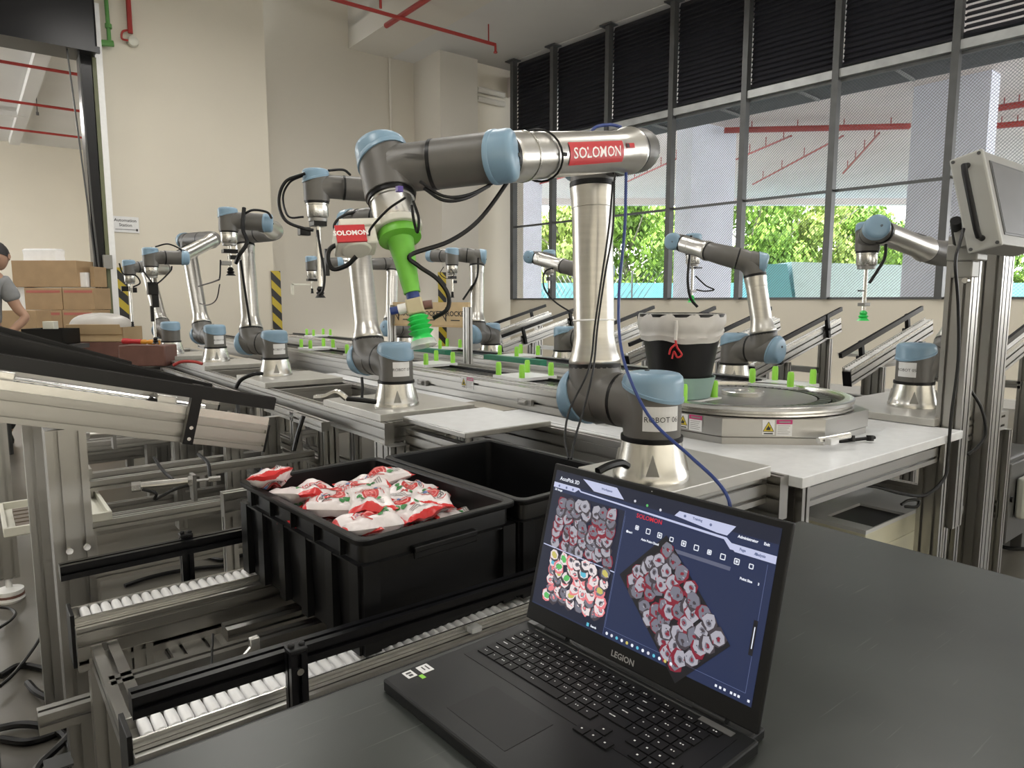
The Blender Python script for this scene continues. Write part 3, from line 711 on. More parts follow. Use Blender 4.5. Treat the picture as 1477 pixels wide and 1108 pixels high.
# hoses on arm 06
def hose(pts, r, m, label, cat='cable', n=7): return cable('hose', [D(*p) for p in pts], r, m, label, None, cat, n)
hose([(612, 272, 1.18), (640, 289, 1.17), (672, 286, 1.19), (706, 268, 1.25)], .0030, 'black', 'short black hose looping under the wrist of the largest arm')
hose([(606, 262, 1.18), (640, 283, 1.175), (676, 281, 1.2), (715, 262, 1.26)], .0028, 'black', 'second short black hose looping just above the other under the wrist of the largest arm')
hose([(742, 205, 1.30), (746, 235, 1.28), (728, 268, 1.26), (690, 318, 1.24), (648, 348, 1.22), (592, 368, 1.2), (604, 384, 1.21), (630, 402, 1.22), (646, 425, 1.23), (645, 446, 1.23), (625, 459, 1.235)], .0040, 'black', 'long black air hose from the largest arm forearm down to the green tube gripper')
hose([(512, 348, 1.19), (480, 356, 1.18), (473, 372, 1.18), (480, 388, 1.18), (500, 383, 1.18), (514, 370, 1.18)], .0042, 'black', 'thick black loop beside the red tag of the gripper camera')
hose([(585, 285, 1.17), (560, 302, 1.17), (536, 328, 1.18), (532, 340, 1.18)], .0022, 'black', 'thin black lead from the wrist of the largest arm to its camera bracket')
hose([(596, 290, 1.18), (604, 315, 1.18), (602, 335, 1.185), (597, 318, 1.19), (594, 296, 1.19)], .0026, 'black', 'small black hose loop beside the tool flange of the largest arm')
MB().box(D(576, 273, 1.165), (.010, .010, .010)).build('purple_fitting', mat('purple_fitting', (.10, .06, .30), .4), r06, bevel=.001)
# straps round the forearm
for k, (px) in enumerate((777,)):
    h = on_arm(px); q = c0 + ax6 * h; pts = []
    for j in range(25):
        th = 2 * PI * j / 24; pts.append(q + a_ * (.012 * math.cos(th - .5)) + (u_ * math.cos(th) + v_ * math.sin(th)) * (fa_r + .003))
    st = MB().tube(pts, .0022, 6, cap=False).build('strap', 'black', r06)
    MB().box(q + a_ * .012 + u_ * (fa_r + .006), (.010, .006, .006)).build('strap_buckle', 'black', st)
hw = on_arm(752); q = c0 + ax6 * hw
MB().lathe(q - a_ * .002, ax6, [(fa_r + .0018, 0), (fa_r + .0018, .004)], 28).build('tube_band', 'alu_bright', r06)
# white tie round the upper arm, bump shaped hook mark
q = B2 + (E3 - B2).normalized() * .20
tie = MB().lathe(q, E3 - B2, [(.0555, 0), (.0565, .002), (.0555, .005)], 28).build('white_tie', 'white', r06)
hose([(884, 262, 1.70), (878, 330, 1.71), (868, 400, 1.72), (858, 470, 1.72), (850, 530, 1.68), (822, 590, 1.62), (815, 630, 1.56), (820, 662, 1.5)], .0026, 'black', 'left one of two thin black cables hanging down the upright tube of the largest arm')
hose([(886, 262, 1.69), (884, 330, 1.70), (872, 400, 1.71), (862, 470, 1.71), (856, 530, 1.67), (842, 590, 1.61), (830, 630, 1.56), (824, 662, 1.5)], .0026, 'black', 'right one of two thin black cables hanging down the upright tube of the largest arm')
hose([(745, 255, 1.38), (790, 252, 1.42), (840, 246, 1.5), (884, 243, 1.60), (886, 262, 1.69)], .0026, 'black', 'black cable running along the underside of the big forearm')
hose([(850, 193, 1.60), (860, 183, 1.66), (880, 180, 1.7), (895, 183, 1.75)], .0040, 'bluec', 'blue hose arching over the elbow of the largest arm')
hose([(903, 248, 1.62), (901, 330, 1.6), (893, 420, 1.58), (894, 490, 1.56), (908, 545, 1.50), (940, 606, 1.44), (992, 655, 1.36), (1030, 690, 1.30), (1050, 718, 1.27), (1054, 745, 1.27)], .0036, 'bluec', 'long dark blue hose hanging from the big elbow down behind the laptop')
hose([(905, 672, 1.60), (895, 668, 1.58), (878, 672, 1.55), (862, 680, 1.53)], .0090, 'black', 'thick black cable leaving the foot of the largest arm')

# ---------------- ROBOT 07 .. 10 on the near side
def near_robot(px, py, label, d, B2, E3, E4, W5, W6, td=(0, 0, -1), number=None, sa=.4):
    b = atz(px, py, zpl); J = dict(B2=D(*B2), E3=D(*E3), E4=D(*E4), W5=D(*W5), W6=D(*W6), td=td)
    J['B2'].z = b.z + .185
    # keep the links to real proportions: the shoulder offset is .176
    B1 = b + UZ * .185; o = J['B2'] - B1; o.z = 0; J['B2'] = B1 + o.normalized() * .176
    t = robot(label, b, J, number=number, sticker_ang=sa); return J
J7 = near_robot(572, 584, 'second robot arm from the front on the near side, behind the green tube gripper', 3.0, (512, 515, 3.1), (513, 320, 3.12), (575, 312, 3.02), (535, 274, 2.62), (456, 268, 2.55), (0.02, 0, -1), 'ROBOT 07', .35)
J8 = near_robot(398, 541, 'third robot arm from the front on the near side, wrist turned upright before the wall', 4.1, (344, 495, 4.2), (352, 338, 4.25), (398, 334, 4.1), (376, 321, 3.55), (329, 317, 3.5), number='ROBOT 08', sa=.4)
J9 = near_robot(312, 521, 'fourth near-side robot arm from the front, its silver forearm slanting left', 5.15, (270, 480, 5.3), (270, 347, 5.3), (312, 344, 5.1), (258, 372, 4.5), (217, 371, 4.4), number='ROBOT 09', sa=.4)
J10 = near_robot(248, 510, 'farthest robot arm on the near side beside the striped guard', 6.1, (208, 478, 6.2), (212, 386, 6.2), (240, 388, 6.05), (212, 385, 5.6), (186, 386, 5.5), number=None)

# ---------------- far side arms
def far_robot(base, label, E3, E4, W5, W6, B2dir, td=(0, 0, -1), number=None, sa=0.):
    b = V(base); J = dict(E3=D(*E3), E4=D(*E4), W5=D(*W5), W6=D(*W6), td=td); J['B2'] = b + UZ * .185 + V(B2dir).normalized() * .176
    robot(label, b, J, number=number, sticker_ang=sa); return J
K1 = far_robot(atz(1316, 586, zpl), 'right-hand robot arm marked as number five, behind the tall post', (1412, 366, 3.05), (1350, 366, 2.98), (1262, 331, 2.70), (1252, 342, 2.82), (1, -.35, 0), number='ROBOT 05', sa=-.45)
K2 = far_robot((3.25, 2.2, zpl), 'robot arm standing behind the bucket, seen against the window', (1086, 378, 3.62), (1042, 368, 3.66), (975, 349, 3.9), (1000, 352, 4.05), (.1, -1, 0))
K3 = far_robot(atz(814, 527, zpl), 'robot arm mostly hidden behind the upright tube of the largest arm', (870, 392, 4.72), (826, 388, 4.8), (768, 371, 5.1), (792, 372, 5.25), (.3, -1, 0))
K4 = far_robot((3.2, 4.35, zpl), 'far robot arm left of the window edge with a slanted upper tube', (688, 370, 5.3), (660, 367, 5.3), (627, 369, 5.0), (652, 370, 4.9), (-1, -.3, 0))
K5 = far_robot((3.2, 5.7, zpl), 'farthest robot arm seen past the tube of the second near-side arm', (566, 380, 6.4), (540, 381, 6.3), (484, 379, 5.9), (449, 380, 5.8), (-1, -.3, 0))

# tools of the small arms
def rod_tool(J, label, h, parts, cup='black', cr_=.012, h2=None):
    tip = J['tip']; t = thing('gripper', label, 'gripper', tip)
    MB().cyl(tip, tip - UZ * .012, .034, 20).build('mount_plate', 'alu_dark', t)
    MB().cyl(tip - UZ * .012, tip - UZ * h, .008, 10).build('rod', 'alu_bright', t)
    q = tip - UZ * h
    for (dx, dy, dz, s) in parts: MB().box(tip + V((dx, dy, dz)), s).build('fitting', 'blackp' if dz > -h * .7 else 'alu_dark', t, bevel=.002)
    MB().lathe(q, -UZ, [(.008, -.01), (cr_ * .8, 0), (cr_ * .6, .008), (cr_, .014), (cr_ * .7, .02), (cr_ * 1.25, .032)], 16).build('suction_cup', cup, t)
    return t
rod_tool(J7, 'thin suction gripper with a small silver clamp hanging from the second near-side arm', .26, ((-.05, .01, -.05, (.04, .03, .03)), (.0, 0, -.02, (.05, .05, .02)), (.03, 0, -.16, (.015, .015, .10))), 'black', .016)
rod_tool(J8, 'black multi fitting gripper under the third near-side arm', .13, ((0, 0, -.04, (.07, .05, .02)), (.02, 0, -.07, (.05, .05, .02)), (-.02, 0, -.10, (.045, .04, .02))), 'black', .02)
rod_tool(J9, 'dark finger gripper hanging from the fourth near-side arm', .40, ((0, 0, -.08, (.06, .05, .08)), (.01, 0, -.16, (.04, .04, .08)), (-.01, 0, -.24, (.02, .02, .10))), 'black', .018)
rod_tool(J10, 'thin hooked rod gripper under the farthest near-side arm', .32, ((-.04, 0, -.05, (.05, .04, .04)), (.03, 0, -.06, (.03, .03, .04))), 'black', .012)
rod_tool(K1, 'suction rod with a green cup under the right-hand arm', .19, ((0, 0, -.155, (.05, .03, .014)), (-.03, 0, -.10, (.05, .008, .006))), 'cupgreen', .020)
rod_tool(K2, 'suction rod with a green cup in front of the narrow white pillar', .19, ((0, 0, -.155, (.05, .03, .014)), (.03, 0, -.02, (.06, .05, .008))), 'cupgreen', .020)
rod_tool(K3, 'thin wire gripper under the arm behind the big upright tube', .12, ((0, 0, -.04, (.03, .03, .03)),), 'black', .010)
rod_tool(K4, 'thin wire gripper with springy loops left of the window', .14, ((0, 0, -.03, (.05, .04, .02)), (.02, 0, -.06, (.03, .02, .02))), 'black', .012)
t = rod_tool(K5, 'white bracket gripper on the farthest arm', .10, ((0, 0, -.02, (.08, .05, .02)),), 'black', .012)
tip = K5['tip']; MB().box(tip + V((-.10, 0, -.06)), (.16, .03, .015)).box(tip + V((-.17, 0, -.10)), (.02, .03, .09)).box(tip + V((.08, 0, -.09)), (.02, .03, .12)).build('bracket', 'ivory', t, bevel=.002)
hose([(440, 250, 2.5), (412, 262, 2.5), (402, 290, 2.5), (412, 318, 2.5), (440, 330, 2.5), (452, 332, 2.5)], .006, 'black', 'black cable loop at the left of the second near-side arm wrist', n=6)
hose([(438, 253, 2.52), (418, 263, 2.52), (408, 285, 2.52), (416, 312, 2.5), (438, 313, 2.5)], .004, 'black', 'thinner black loop inside the larger one at the second near-side arm wrist', n=6)
hose([(474, 246, 2.55), (495, 245, 2.6), (505, 252, 2.65)], .005, 'black', 'short black cable over the blue wrist cap of the second near-side arm')
hose([(458, 332, 2.5), (462, 360, 2.5), (468, 395, 2.5), (466, 418, 2.5), (460, 426, 2.5)], .005, 'black', 'black air line running down the thin suction gripper')
hose([(536, 303, 3.1), (498, 310, 3.05), (482, 325, 3.0), (490, 342, 3.0), (500, 348, 3.0)], .006, 'black', 'black loop at the elbow of the second near-side arm')
hose([(350, 310, 3.45), (365, 303, 3.45), (385, 306, 3.5), (392, 315, 3.5)], .006, 'black', 'black cable arching over the wrist of the third near-side arm')
hose([(352, 300, 3.45), (350, 330, 3.42), (356, 350, 3.4), (345, 368, 3.4), (340, 380, 3.42)], .010, 'black', 'bundle of black hoses beside the tool of the third near-side arm')
hose([(347, 375, 3.9), (352, 410, 3.95), (358, 450, 4.0), (361, 470, 4.0)], .007, 'black', 'black cable hanging along the upright tube of the third near-side arm')
hose([(318, 375, 3.5), (317, 400, 3.5), (312, 405, 3.5), (290, 412, 3.9), (286, 413, 4.2)], .004, 'black', 'thin lead between the third and fourth near-side arms')
hose([(317, 410, 3.5), (312, 432, 3.55), (300, 440, 3.8), (288, 438, 4.2)], .003, 'black', 'thin hanging lead below the other between the third and fourth near-side arms')
hose([(224, 356, 4.3), (242, 352, 4.35), (258, 358, 4.45), (262, 362, 4.5)], .005, 'black', 'thin black cable arching over the wrist of the fourth near-side arm')
hose([(205, 388, 4.3), (215, 402, 4.3), (225, 410, 4.35), (245, 392, 4.5), (248, 384, 4.5)], .005, 'black', 'thin black loop under the fourth near-side arm wrist')
hose([(172, 380, 5.4), (178, 395, 5.4), (195, 397, 5.4), (202, 408, 5.4), (192, 414, 5.4)], .006, 'black', 'small black loop on the farthest near-side arm')
hose([(657, 330, 5.0), (655, 410, 4.9)], .001, 'black', 'x') if False else None
hose([(690, 372, 5.2), (688, 400, 5.2), (676, 420, 5.25), (668, 432, 5.3)], .008, 'black', 'dark cable down the tube of the far arm left of the window')
hose([(640, 385, 4.85), (635, 395, 4.85), (645, 402, 4.85), (655, 396, 4.85), (650, 388, 4.85)], .003, 'black', 'small springy loop under the far arm left of the window')
hose([(997, 340, 3.85), (994, 375, 3.85), (992, 405, 3.85), (996, 430, 3.85), (1006, 443, 3.85)], .008, 'black', 'black hose hanging down beside the rod with the green cup')
hose([(1003, 398, 3.9), (1018, 412, 3.9), (1030, 418, 3.9), (1016, 420, 3.9), (1004, 418, 3.9)], .004, 'black', 'thin black loop beside the green cup in front of the pillar')
hose([(806, 385, 4.9), (786, 392, 4.9), (785, 415, 4.9), (800, 435, 4.9), (826, 452, 4.8)], .006, 'black', 'thin black cable falling from the arm behind the big upright tube')
hose([(1262, 328, 2.68), (1278, 322, 2.7), (1300, 332, 2.8), (1330, 340, 2.9), (1342, 345, 2.95)], .006, 'black', 'black cable lying along the silver forearm of the right-hand arm')
hose([(1278, 352, 2.68), (1276, 372, 2.68), (1266, 390, 2.68), (1254, 408, 2.68)], .006, 'black', 'black air line beside the right-hand suction rod')
hose([(1428, 368, 2.9), (1440, 380, 2.9), (1438, 405, 2.9), (1424, 430, 2.9), (1410, 455, 2.9)], .007, 'black', 'black cable loop right of the tall post')
hose([(1432, 372, 2.95), (1436, 395, 2.95), (1426, 420, 2.95), (1412, 446, 2.95)], .006, 'black', 'second black cable inside the loop right of the tall post')

# ================================================================== MACHINE FRAMES
def pitch(w): return w
def frame_thing(name, label, cat, loc): return thing(name, label, cat, loc)
def foot(p, parent): return MB().lathe(p, UZ, [(.035, 0), (.035, .008), (.015, .02), (.008, .022), (.008, .05)], 14).build('levelling_foot', 'black', parent)
def beam(par, p0, p1, w, h, name='rail', m='alu', ref=None): return prof(p0, p1, w, h, name, par, m, ref)
def post(par, x, y, z0, z1, w, h=None, m='alu', name='post'): return prof((x, y, z0), (x, y, z1), w, h or w, name, par, m, ref=(0, 1, 0))
ZT = .80
# near side frame: carries robots on the near row
nf = thing('machine_frame', 'long aluminium profile frame under the near row of robot arms', 'frame', (1.45, 4.5, 0))
YS = [1.04, 1.85, 2.40, 2.98, 3.62, 4.28, 4.85, 5.45, 5.9, 6.6, 7.2]
beam(nf, (1.70, .98, ZT - .06), (1.70, 7.4, ZT - .06), .04, .12)
beam(nf, (1.25, 2.36, ZT - .04), (1.25, 7.4, ZT - .04), .04, .08); post(nf, 1.265, 2.40, .06, ZT - .08, .08, .08); beam(nf, (1.25, 2.44, .50), (1.25, 3.0, .50), .04, .04); beam(nf, (1.25, 3.0, .52), (1.25, 3.62, .52), .04, .04)
beam(nf, (1.25, 1.80, .30), (1.25, 7.4, .30), .04, .08); beam(nf, (1.70, 1.1, .30), (1.70, 7.4, .30), .04, .08)
for i, y in enumerate(YS):
    if y == 1.85: continue
    beam(nf, (1.27, y, ZT - .04), (1.68, y, ZT - .04), .04, .08)
    if y not in (1.85,):
        post(nf, 1.25, y, .06, ZT - .08, .04, .08); post(nf, 1.70, y, .06, ZT - .12, .04, .08)
        foot((1.25, y, 0), nf); foot((1.70, y, 0), nf)
    if i in (2, 4, 6): beam(nf, (1.27, y, .55), (1.68, y, .55), .04, .04)
    if i > 1: post(nf, 1.31, y + .05, .30, ZT - .08, .04, .04)
def plate(x0, x1, y0, y1, z0, z1, name, label, m='plate', m2=None):
    o = solo(MB().box(((x0 + x1) / 2, (y0 + y1) / 2, (z0 + z1) / 2), (x1 - x0, y1 - y0, z1 - z0)), name, m, label, 'plate', smooth=False, bevel=.002)
    return o
plate(1.25, 1.665, 1.0, 1.31, ZT, .83, 'mounting_plate', 'thick plate under the foot of the largest robot arm')
plate(1.235, 1.68, 2.40, 2.95, ZT, .83, 'mounting_plate', 'thick plate under the second near-side robot arm')
plate(1.235, 1.68, 3.72, 4.22, ZT, .83, 'mounting_plate', 'plate under the third near-side robot arm')
plate(1.235, 1.68, 4.92, 5.40, ZT, .83, 'mounting_plate', 'plate under the fourth near-side robot arm')
plate(1.20, 1.68, 5.93, 6.40, ZT, .83, 'mounting_plate', 'plate under the farthest near-side robot arm')
pw = plate(1.31, 1.70, 1.93, 2.36, ZT, .818, 'cover_plate', 'blank white film covered plate lying on the frame between the two nearest robot arms', 'alu')
MB().box((1.505, 2.145, .819), (.385, .425, .002)).build('white_film', 'film', pw, smooth=False)
# beams seen between crates and the plate
ff = thing('cross_frame', 'low aluminium frame in front of the white film plate behind the black crates', 'frame', (1.2, 1.9, 0))
beam(ff, (1.33, 1.80, .735), (1.33, 2.34, .735), .04, .08); beam(ff, (1.29, 1.84, .645), (1.29, 2.34, .645), .04, .08); beam(ff, (1.36, 1.78, .60), (1.68, 1.78, .60), .04, .08)
beam(ff, (.62, 2.34, .60), (1.22, 2.34, .60), .04, .08); beam(ff, (.62, 2.05, .54), (1.2, 2.05, .54), .08, .04)
post(ff, 1.26, 2.335, .06, .72, .08, .08); post(ff, .64, 2.34, .06, .56, .04, .04)
foot((1.26, 2.335, 0), ff); foot((.64, 2.34, 0), ff)

# station side frames, X below 1.2, seen at the left
sfs = []
for k, (y, lab) in enumerate(((3.05, 'low aluminium frame left of the second near-side arm'), (3.9, 'low aluminium frame left of the third near-side arm'), (4.62, 'low aluminium frame left of the fourth near-side arm'), (5.33, 'low aluminium frame left of the farthest near-side arm'))):
    sf = thing('machine_frame', lab, 'frame', (.7, y, 0)); sfs.append(sf)
    for z, w_, h_ in ((.56, .04, .04), (.40, .04, .04), (.22, .04, .08)):
        beam(sf, (.30, y, z), (1.22, y, z), w_, h_)
    beam(sf, (.30, y + .42, .50), (1.22, y + .42, .50), .04, .04); beam(sf, (.30, y + .42, .28), (1.22, y + .42, .28), .04, .08)
    for x in (.32, 1.16):
        for yy in (y, y + .42):
            post(sf, x, yy + .045, .05, .62 if x < 1 else .76, .04, .04); foot((x, yy + .045, 0), sf)
        beam(sf, (x, y + .02, .60), (x, y + .40, .60), .04, .04)
    beam(sf, (1.16, y - .30, .74), (1.16, y + .42, .74), .04, .04)
    if k < 3: post(sf, 1.10, y + .22, .06, .72, .08, .04); post(sf, .95, y + .3, .06, .66, .08, .04)
    if k >= 1: post(sf, .80, y - .1, .1, .70, .04, .08); beam(sf, (.62, y - .12, .72), (1.22, y - .12, .72), .04, .04)

# pneumatic cylinders between the frames
def cylinder(a, b, lab, r=.014):
    a, b = V(a), V(b); d = (b - a).normalized(); L = (b - a).length
    t = thing('pneumatic_cylinder', lab, 'air cylinder', (a + b) / 2 - UZ * .03)
    MB().cyl(a + d * L * .08, a + d * L * .66, r, 16).build('barrel', 'alu_tube', t)
    MB().cyl(a, a + d * L * .10, r * 1.25, 6).build('end_cap', 'alu_bright', t, smooth=False); MB().cyl(a + d * L * .62, a + d * L * .72, r * 1.3, 6).build('end_cap', 'alu_bright', t, smooth=False)
    MB().cyl(a + d * L * .72, a + d * L * .9, .005, 10).build('rod', 'chrome', t)
    MB().cyl(a + d * L * .86, b, r * .7, 6).build('rod_nut', 'alu_bright', t, smooth=False)
    MB().box(a + d * L * .68 - UZ * .02, (.012, .05, .09)).build('bracket', 'alu_dark', t, smooth=False)
    return t
cylinder(D(190, 703, 2.3), D(318, 690, 2.42), 'pneumatic cylinder lying level beside the big inclined conveyor, left of the filled crate')
cylinder(D(122, 628, 2.7), D(182, 622, 2.8), 'small pneumatic cylinder under the big inclined conveyor', .016)
hose([(206, 706, 2.29), (225, 712, 2.29), (224, 720, 2.3), (252, 706, 2.32), (272, 700, 2.34)], .005, 'black', 'black tube looping under the level pneumatic cylinder')
hose([(222, 660, 2.7), (236, 680, 2.65), (250, 692, 2.6)], .006, 'black', 'black cable sagging beneath the inclined conveyor')
hose([(286, 655, 2.9), (300, 668, 2.85), (303, 690, 2.8)], .007, 'black', 'black cable drooping between the posts behind the inclined conveyor')
hose([(340, 560, 3.4), (348, 548, 3.4), (365, 540, 3.4), (378, 539, 3.45)], .010, 'black', 'short black cable arching up to the third near-side arm plate')
hose([(342, 575, 3.2), (344, 600, 3.15), (340, 625, 3.1)], .009, 'black', 'black cable hanging beside the frame posts')
hose([(438, 600, 2.9), (430, 625, 2.9), (424, 650, 2.9)], .009, 'black', 'black cable inside the frame left of the second arm foot')
hose([(250, 527, 4.4), (262, 522, 4.4), (280, 522, 4.4), (292, 525, 4.4)], .010, 'redpipe', 'red and black cable end lying on the far frame')
hose([(455, 573, 2.75), (470, 572, 2.72), (486, 566, 2.7), (500, 575, 2.7)], .012, 'alu_bright', 'silver air fitting with hose lying beside the second arm foot')
hose([(500, 575, 2.7), (520, 577, 2.7), (543, 580, 2.72)], .010, 'black', 'black cable plug at the foot of the second near-side arm')
hose([(522, 545, 2.85), (523, 560, 2.82), (522, 575, 2.8)], .006, 'black', 'thin black cable under the second arm shoulder')

# ------------------------------------------------------------------ conveyor loop in the middle
ZV = .905
lp = thing('conveyor_loop', 'long aluminium conveyor loop with black chain between the two rows of arms', 'conveyor', (2.42, 4.6, 0))
for (x, s_) in ((1.875, 1), (2.98, -1)):
    beam(lp, (x, 1.85, ZV - .065), (x, 7.6, ZV - .065), .045, .12, 'side_rail')
    beam(lp, (x + .055 * s_, 1.85, ZV - .02), (x + .055 * s_, 7.6, ZV - .02), .05, .04, 'edge_rail')
for x in (2.06, 2.80):
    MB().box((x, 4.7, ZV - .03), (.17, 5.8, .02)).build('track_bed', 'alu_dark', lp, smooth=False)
    for dx in (-.095, .095): beam(lp, (x + dx, 1.8, ZV - .015), (x + dx, 7.6, ZV - .015), .02, .03, 'track_rail', 'alu_bright')
    mb = MB(); n = 150
    for k in range(n): mb.box((x, 1.8 + k * .0387, ZV - .012), (.085, .028, .012))
    mb.build('chain', 'blackp', lp, smooth=False)['kind'] = 'stuff'
    MB().box((x + .06, 4.7, ZV - .006), (.014, 5.8, .02)).build('black_guide', 'black', lp, smooth=False)
MB().box((2.43, 4.7, ZV - .035), (.50, 5.7, .02)).build('centre_plate', 'plate', lp, smooth=False)
beam(lp, (2.43, 1.9, ZV - .01), (2.43, 7.6, ZV - .01), .04, .04, 'centre_rail')
beam(lp, (2.25, 1.9, ZV - .015), (2.25, 7.6, ZV - .015), .03, .03, 'centre_rail')
for y in (2.0, 3.2, 4.4, 5.6, 7.0):
    for x in (1.90, 2.95): post(lp, x, y, .05, ZV - .125, .04, .08, name='leg')
    beam(lp, (1.92, y, .6), (2.93, y, .6), .04, .08, 'cross_rail')
for (y0, y1) in ((3.0, 3.55), (4.0, 4.5)):
    MB().box((2.58, (y0 + y1) / 2, ZV + .002), (.05, y1 - y0, .045)).build('green_strip', 'belt', lp, smooth=False)
plate(1.74, 1.845, 1.62, 2.30, ZT - .002, ZT + .004, 'cover_plate', 'narrow bright white strip beside the conveyor left of the largest arm', 'film')
plate(1.74, 1.845, 2.62, 4.2, ZT - .002, ZT + .004, 'cover_plate', 'long white strip beside the conveyor near the second arm', 'film')
MB().box((1.79, 2.46, ZT + .001), (.11, .3, .006)).build('tape', mat('beige_tape', (.32, .30, .25), .6), lp, smooth=False)
for k, (px, py) in enumerate(((758, 580), (610, 552), (940, 622))):
    q = aty(px, py, 2) if False else atx(px, py, 1.845)
    MB().box(q, (.02, .09, .028)).cyl(q - V((.012, .02, 0)), q - V((.012, -.02, 0)), .012, 8).build('sensor_bracket', 'alu_dark', lp, bevel=.002)
def warning(par, o, X, Y, s=1.):
    # yellow triangle sticker beside a white notice with a magenta band
    o, X, Y = V(o), V(X).normalized(), V(Y).normalized(); N = X.cross(Y)
    st = MB().quad(o - X * .050 * s - Y * .034 * s, o + X * .004 * s - Y * .034 * s, o + X * .004 * s + Y * .034 * s, o - X * .050 * s + Y * .034 * s).build('warning_sticker', 'yellow' if s < .6 else 'label', par, smooth=False)
    c = o - X * .023 * s + N * .0006
    MB().add([c - X * .024 * s - Y * .018 * s, c + X * .024 * s - Y * .018 * s, c + Y * .026 * s], [(0, 1, 2)]).build('triangle', 'yellow', st, smooth=False)
    c2 = c + N * .0006; k = .62
    mb = MB(); mb.add([c2 + (X * x_ + Y * y_) * s for x_, y_ in ((-.010, -.012), (.010, -.012), (.007, -.006), (.012, .002), (.004, .0), (0, .010), (-.004, .002), (-.009, -.004))], [(0, 1, 2, 3, 4, 5, 6, 7)])
    for a_, b_ in (((-.024, -.018), (.024, -.018)), ((.024, -.018), (0, .026)), ((0, .026), (-.024, -.018))):
        A = V(a_); B = V(b_); n_ = (B - A).normalized(); pn = V((-n_.y, n_.x)) * .0012
        mb.add([c2 + (X * p.x + Y * p.y) * s for p in (A - pn, B - pn, B + pn, A + pn)], [(0, 1, 2, 3)])
    mb.box(c2 - Y * .028 * s, (.040 * s, .005 * s, .0006), ax=(X, Y, N)); mb.build('symbol', 'ink', st, smooth=False)
    st2 = MB().quad(o + X * .012 * s - Y * .038 * s, o + X * .082 * s - Y * .038 * s, o + X * .082 * s + Y * .036 * s, o + X * .012 * s + Y * .036 * s).build('notice', 'label', par, smooth=False)
    o2 = o + N * .0006
    MB().quad(o2 + X * .012 * s + Y * .016 * s, o2 + X * .082 * s + Y * .016 * s, o2 + X * .082 * s + Y * .036 * s, o2 + X * .012 * s + Y * .036 * s).build('magenta_band', 'magenta', st2, smooth=False)
    mb = MB()
    for q in range(5): w_ = .055 - .006 * (q % 3); mb.box(o2 + X * (.018 + w_ / 2) * s + Y * (.008 - .009 * q) * s, (w_ * s, .002 * s, .0004), ax=(X, Y, N))
    mb.box(o2 + X * .048 * s + Y * .026 * s + N * .0006, (.05 * s, .007 * s, .0004), ax=(X, Y, N)); mb.build('print', 'alu_dark', st2, smooth=False)
q = atx(672, 552, 1.851); warning(lp, q, (0, -1, 0), UZ, .75)

# carriers with four lime pegs
def carrier(x, y, lab, first=[None]):
    if first[0] is None:
        t = thing('carrier', lab, 'carrier', (x, y, ZV), group='carrier plates with four lime pegs')
        MB().box((x, y, ZV + .006), (.215, .215, .014)).build('carrier_plate', 'film', t, smooth=False)
        MB().box((x, y, ZV - .001), (.10, .10, .010)).build('carriage', 'blackp', t, smooth=False)
        for dx in (-1, 1):
            for dy in (-1, 1):
                MB().lathe((x + dx * .088, y + dy * .088, ZV + .013), UZ, [(.0135, 0), (.0135, .05), (.0125, .052), (.0115, .058), (.0095, .061)], 16).build('peg', 'peg', t)
        first[0] = t; return t
    return dup(first[0], (x, y, ZV), label=lab)
carrier(2.06, 2.53, 'white carrier plate with four lime pegs on the near track before the green strip')
for x, y, lab in ((2.06, 3.37, 'carrier with lime pegs on the near track behind the gripper suction cup'), (2.06, 4.20, 'carrier on the near track past the suction cup, mostly hidden'), (2.06, 5.0, 'carrier on the near track beside the third near-side arm foot'),
        (2.80, 3.50, 'carrier with lime pegs on the far track beyond the green strip'), (2.80, 4.4, 'carrier with lime pegs on the far track behind the thin post'), (2.80, 6.75, 'farthest carrier with lime pegs left of the second arm shoulder'),
        (2.72, 1.60, 'carrier with four lime pegs at the back of the turntable'), (2.045, 1.61, 'carrier under the bucket at the front of the near track')):
    c = carrier(x, y, lab)

# ------------------------------------------------------------------ front table and turntable
ft = thing('front_table', 'white topped aluminium table under the turntable', 'table', (2.25, 1.4, 0))
MB().box((2.27, 1.48, ZT - .015), (1.10, 1.08, .03)).build('table_top', 'film', ft, smooth=False, bevel=.002)
for (x, y) in ((1.78, 1.00), (2.74, 1.00), (1.78, 1.96), (2.74, 1.96)): post(ft, x, y, .04, ZT - .03, .04, .08, name='leg'); foot((x, y, 0), ft)
beam(ft, (1.80, 1.0, ZT - .07), (2.72, 1.0, ZT - .07), .04, .08); beam(ft, (1.78, 1.04, ZT - .07), (1.78, 1.92, ZT - .07), .04, .08)
beam(ft, (2.74, 1.04, ZT - .07), (2.74, 1.92, ZT - .07), .04, .08); beam(ft, (1.80, 1.6, .52), (2.72, 1.6, .52), .04, .04); beam(ft, (1.78, 1.0, .38), (1.78, 1.9, .38), .04, .08)
beam(ft, (1.80, 1.5, .36), (2.72, 1.5, .36), .04, .04); post(ft, 2.55, 1.6, .36, ZT - .03, .08, .08); post(ft, 2.68, 1.5, .36, ZT - .03, .08, .08)
TC = V((2.31, 1.52, 0))
tt = thing('turntable', 'octagonal aluminium turntable with circular black chain and centre disc', 'turntable', (TC.x, TC.y, ZT))
def octo(r, z): return [TC + V((math.cos(PI / 8 + k * PI / 4 + .05), math.sin(PI / 8 + k * PI / 4 + .05), 0)) * r + UZ * z for k in range(8)]
MB().loft([octo(.425, ZT), octo(.425, ZT + .022)]).build('base_skirt', 'alu', tt, smooth=False)
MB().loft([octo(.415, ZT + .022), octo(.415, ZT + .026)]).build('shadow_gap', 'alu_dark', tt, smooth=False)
MB().loft([octo(.43, ZT + .026), octo(.43, ZT + .085)]).build('side_panels', 'alu', tt, smooth=False)
zt = ZT + .085
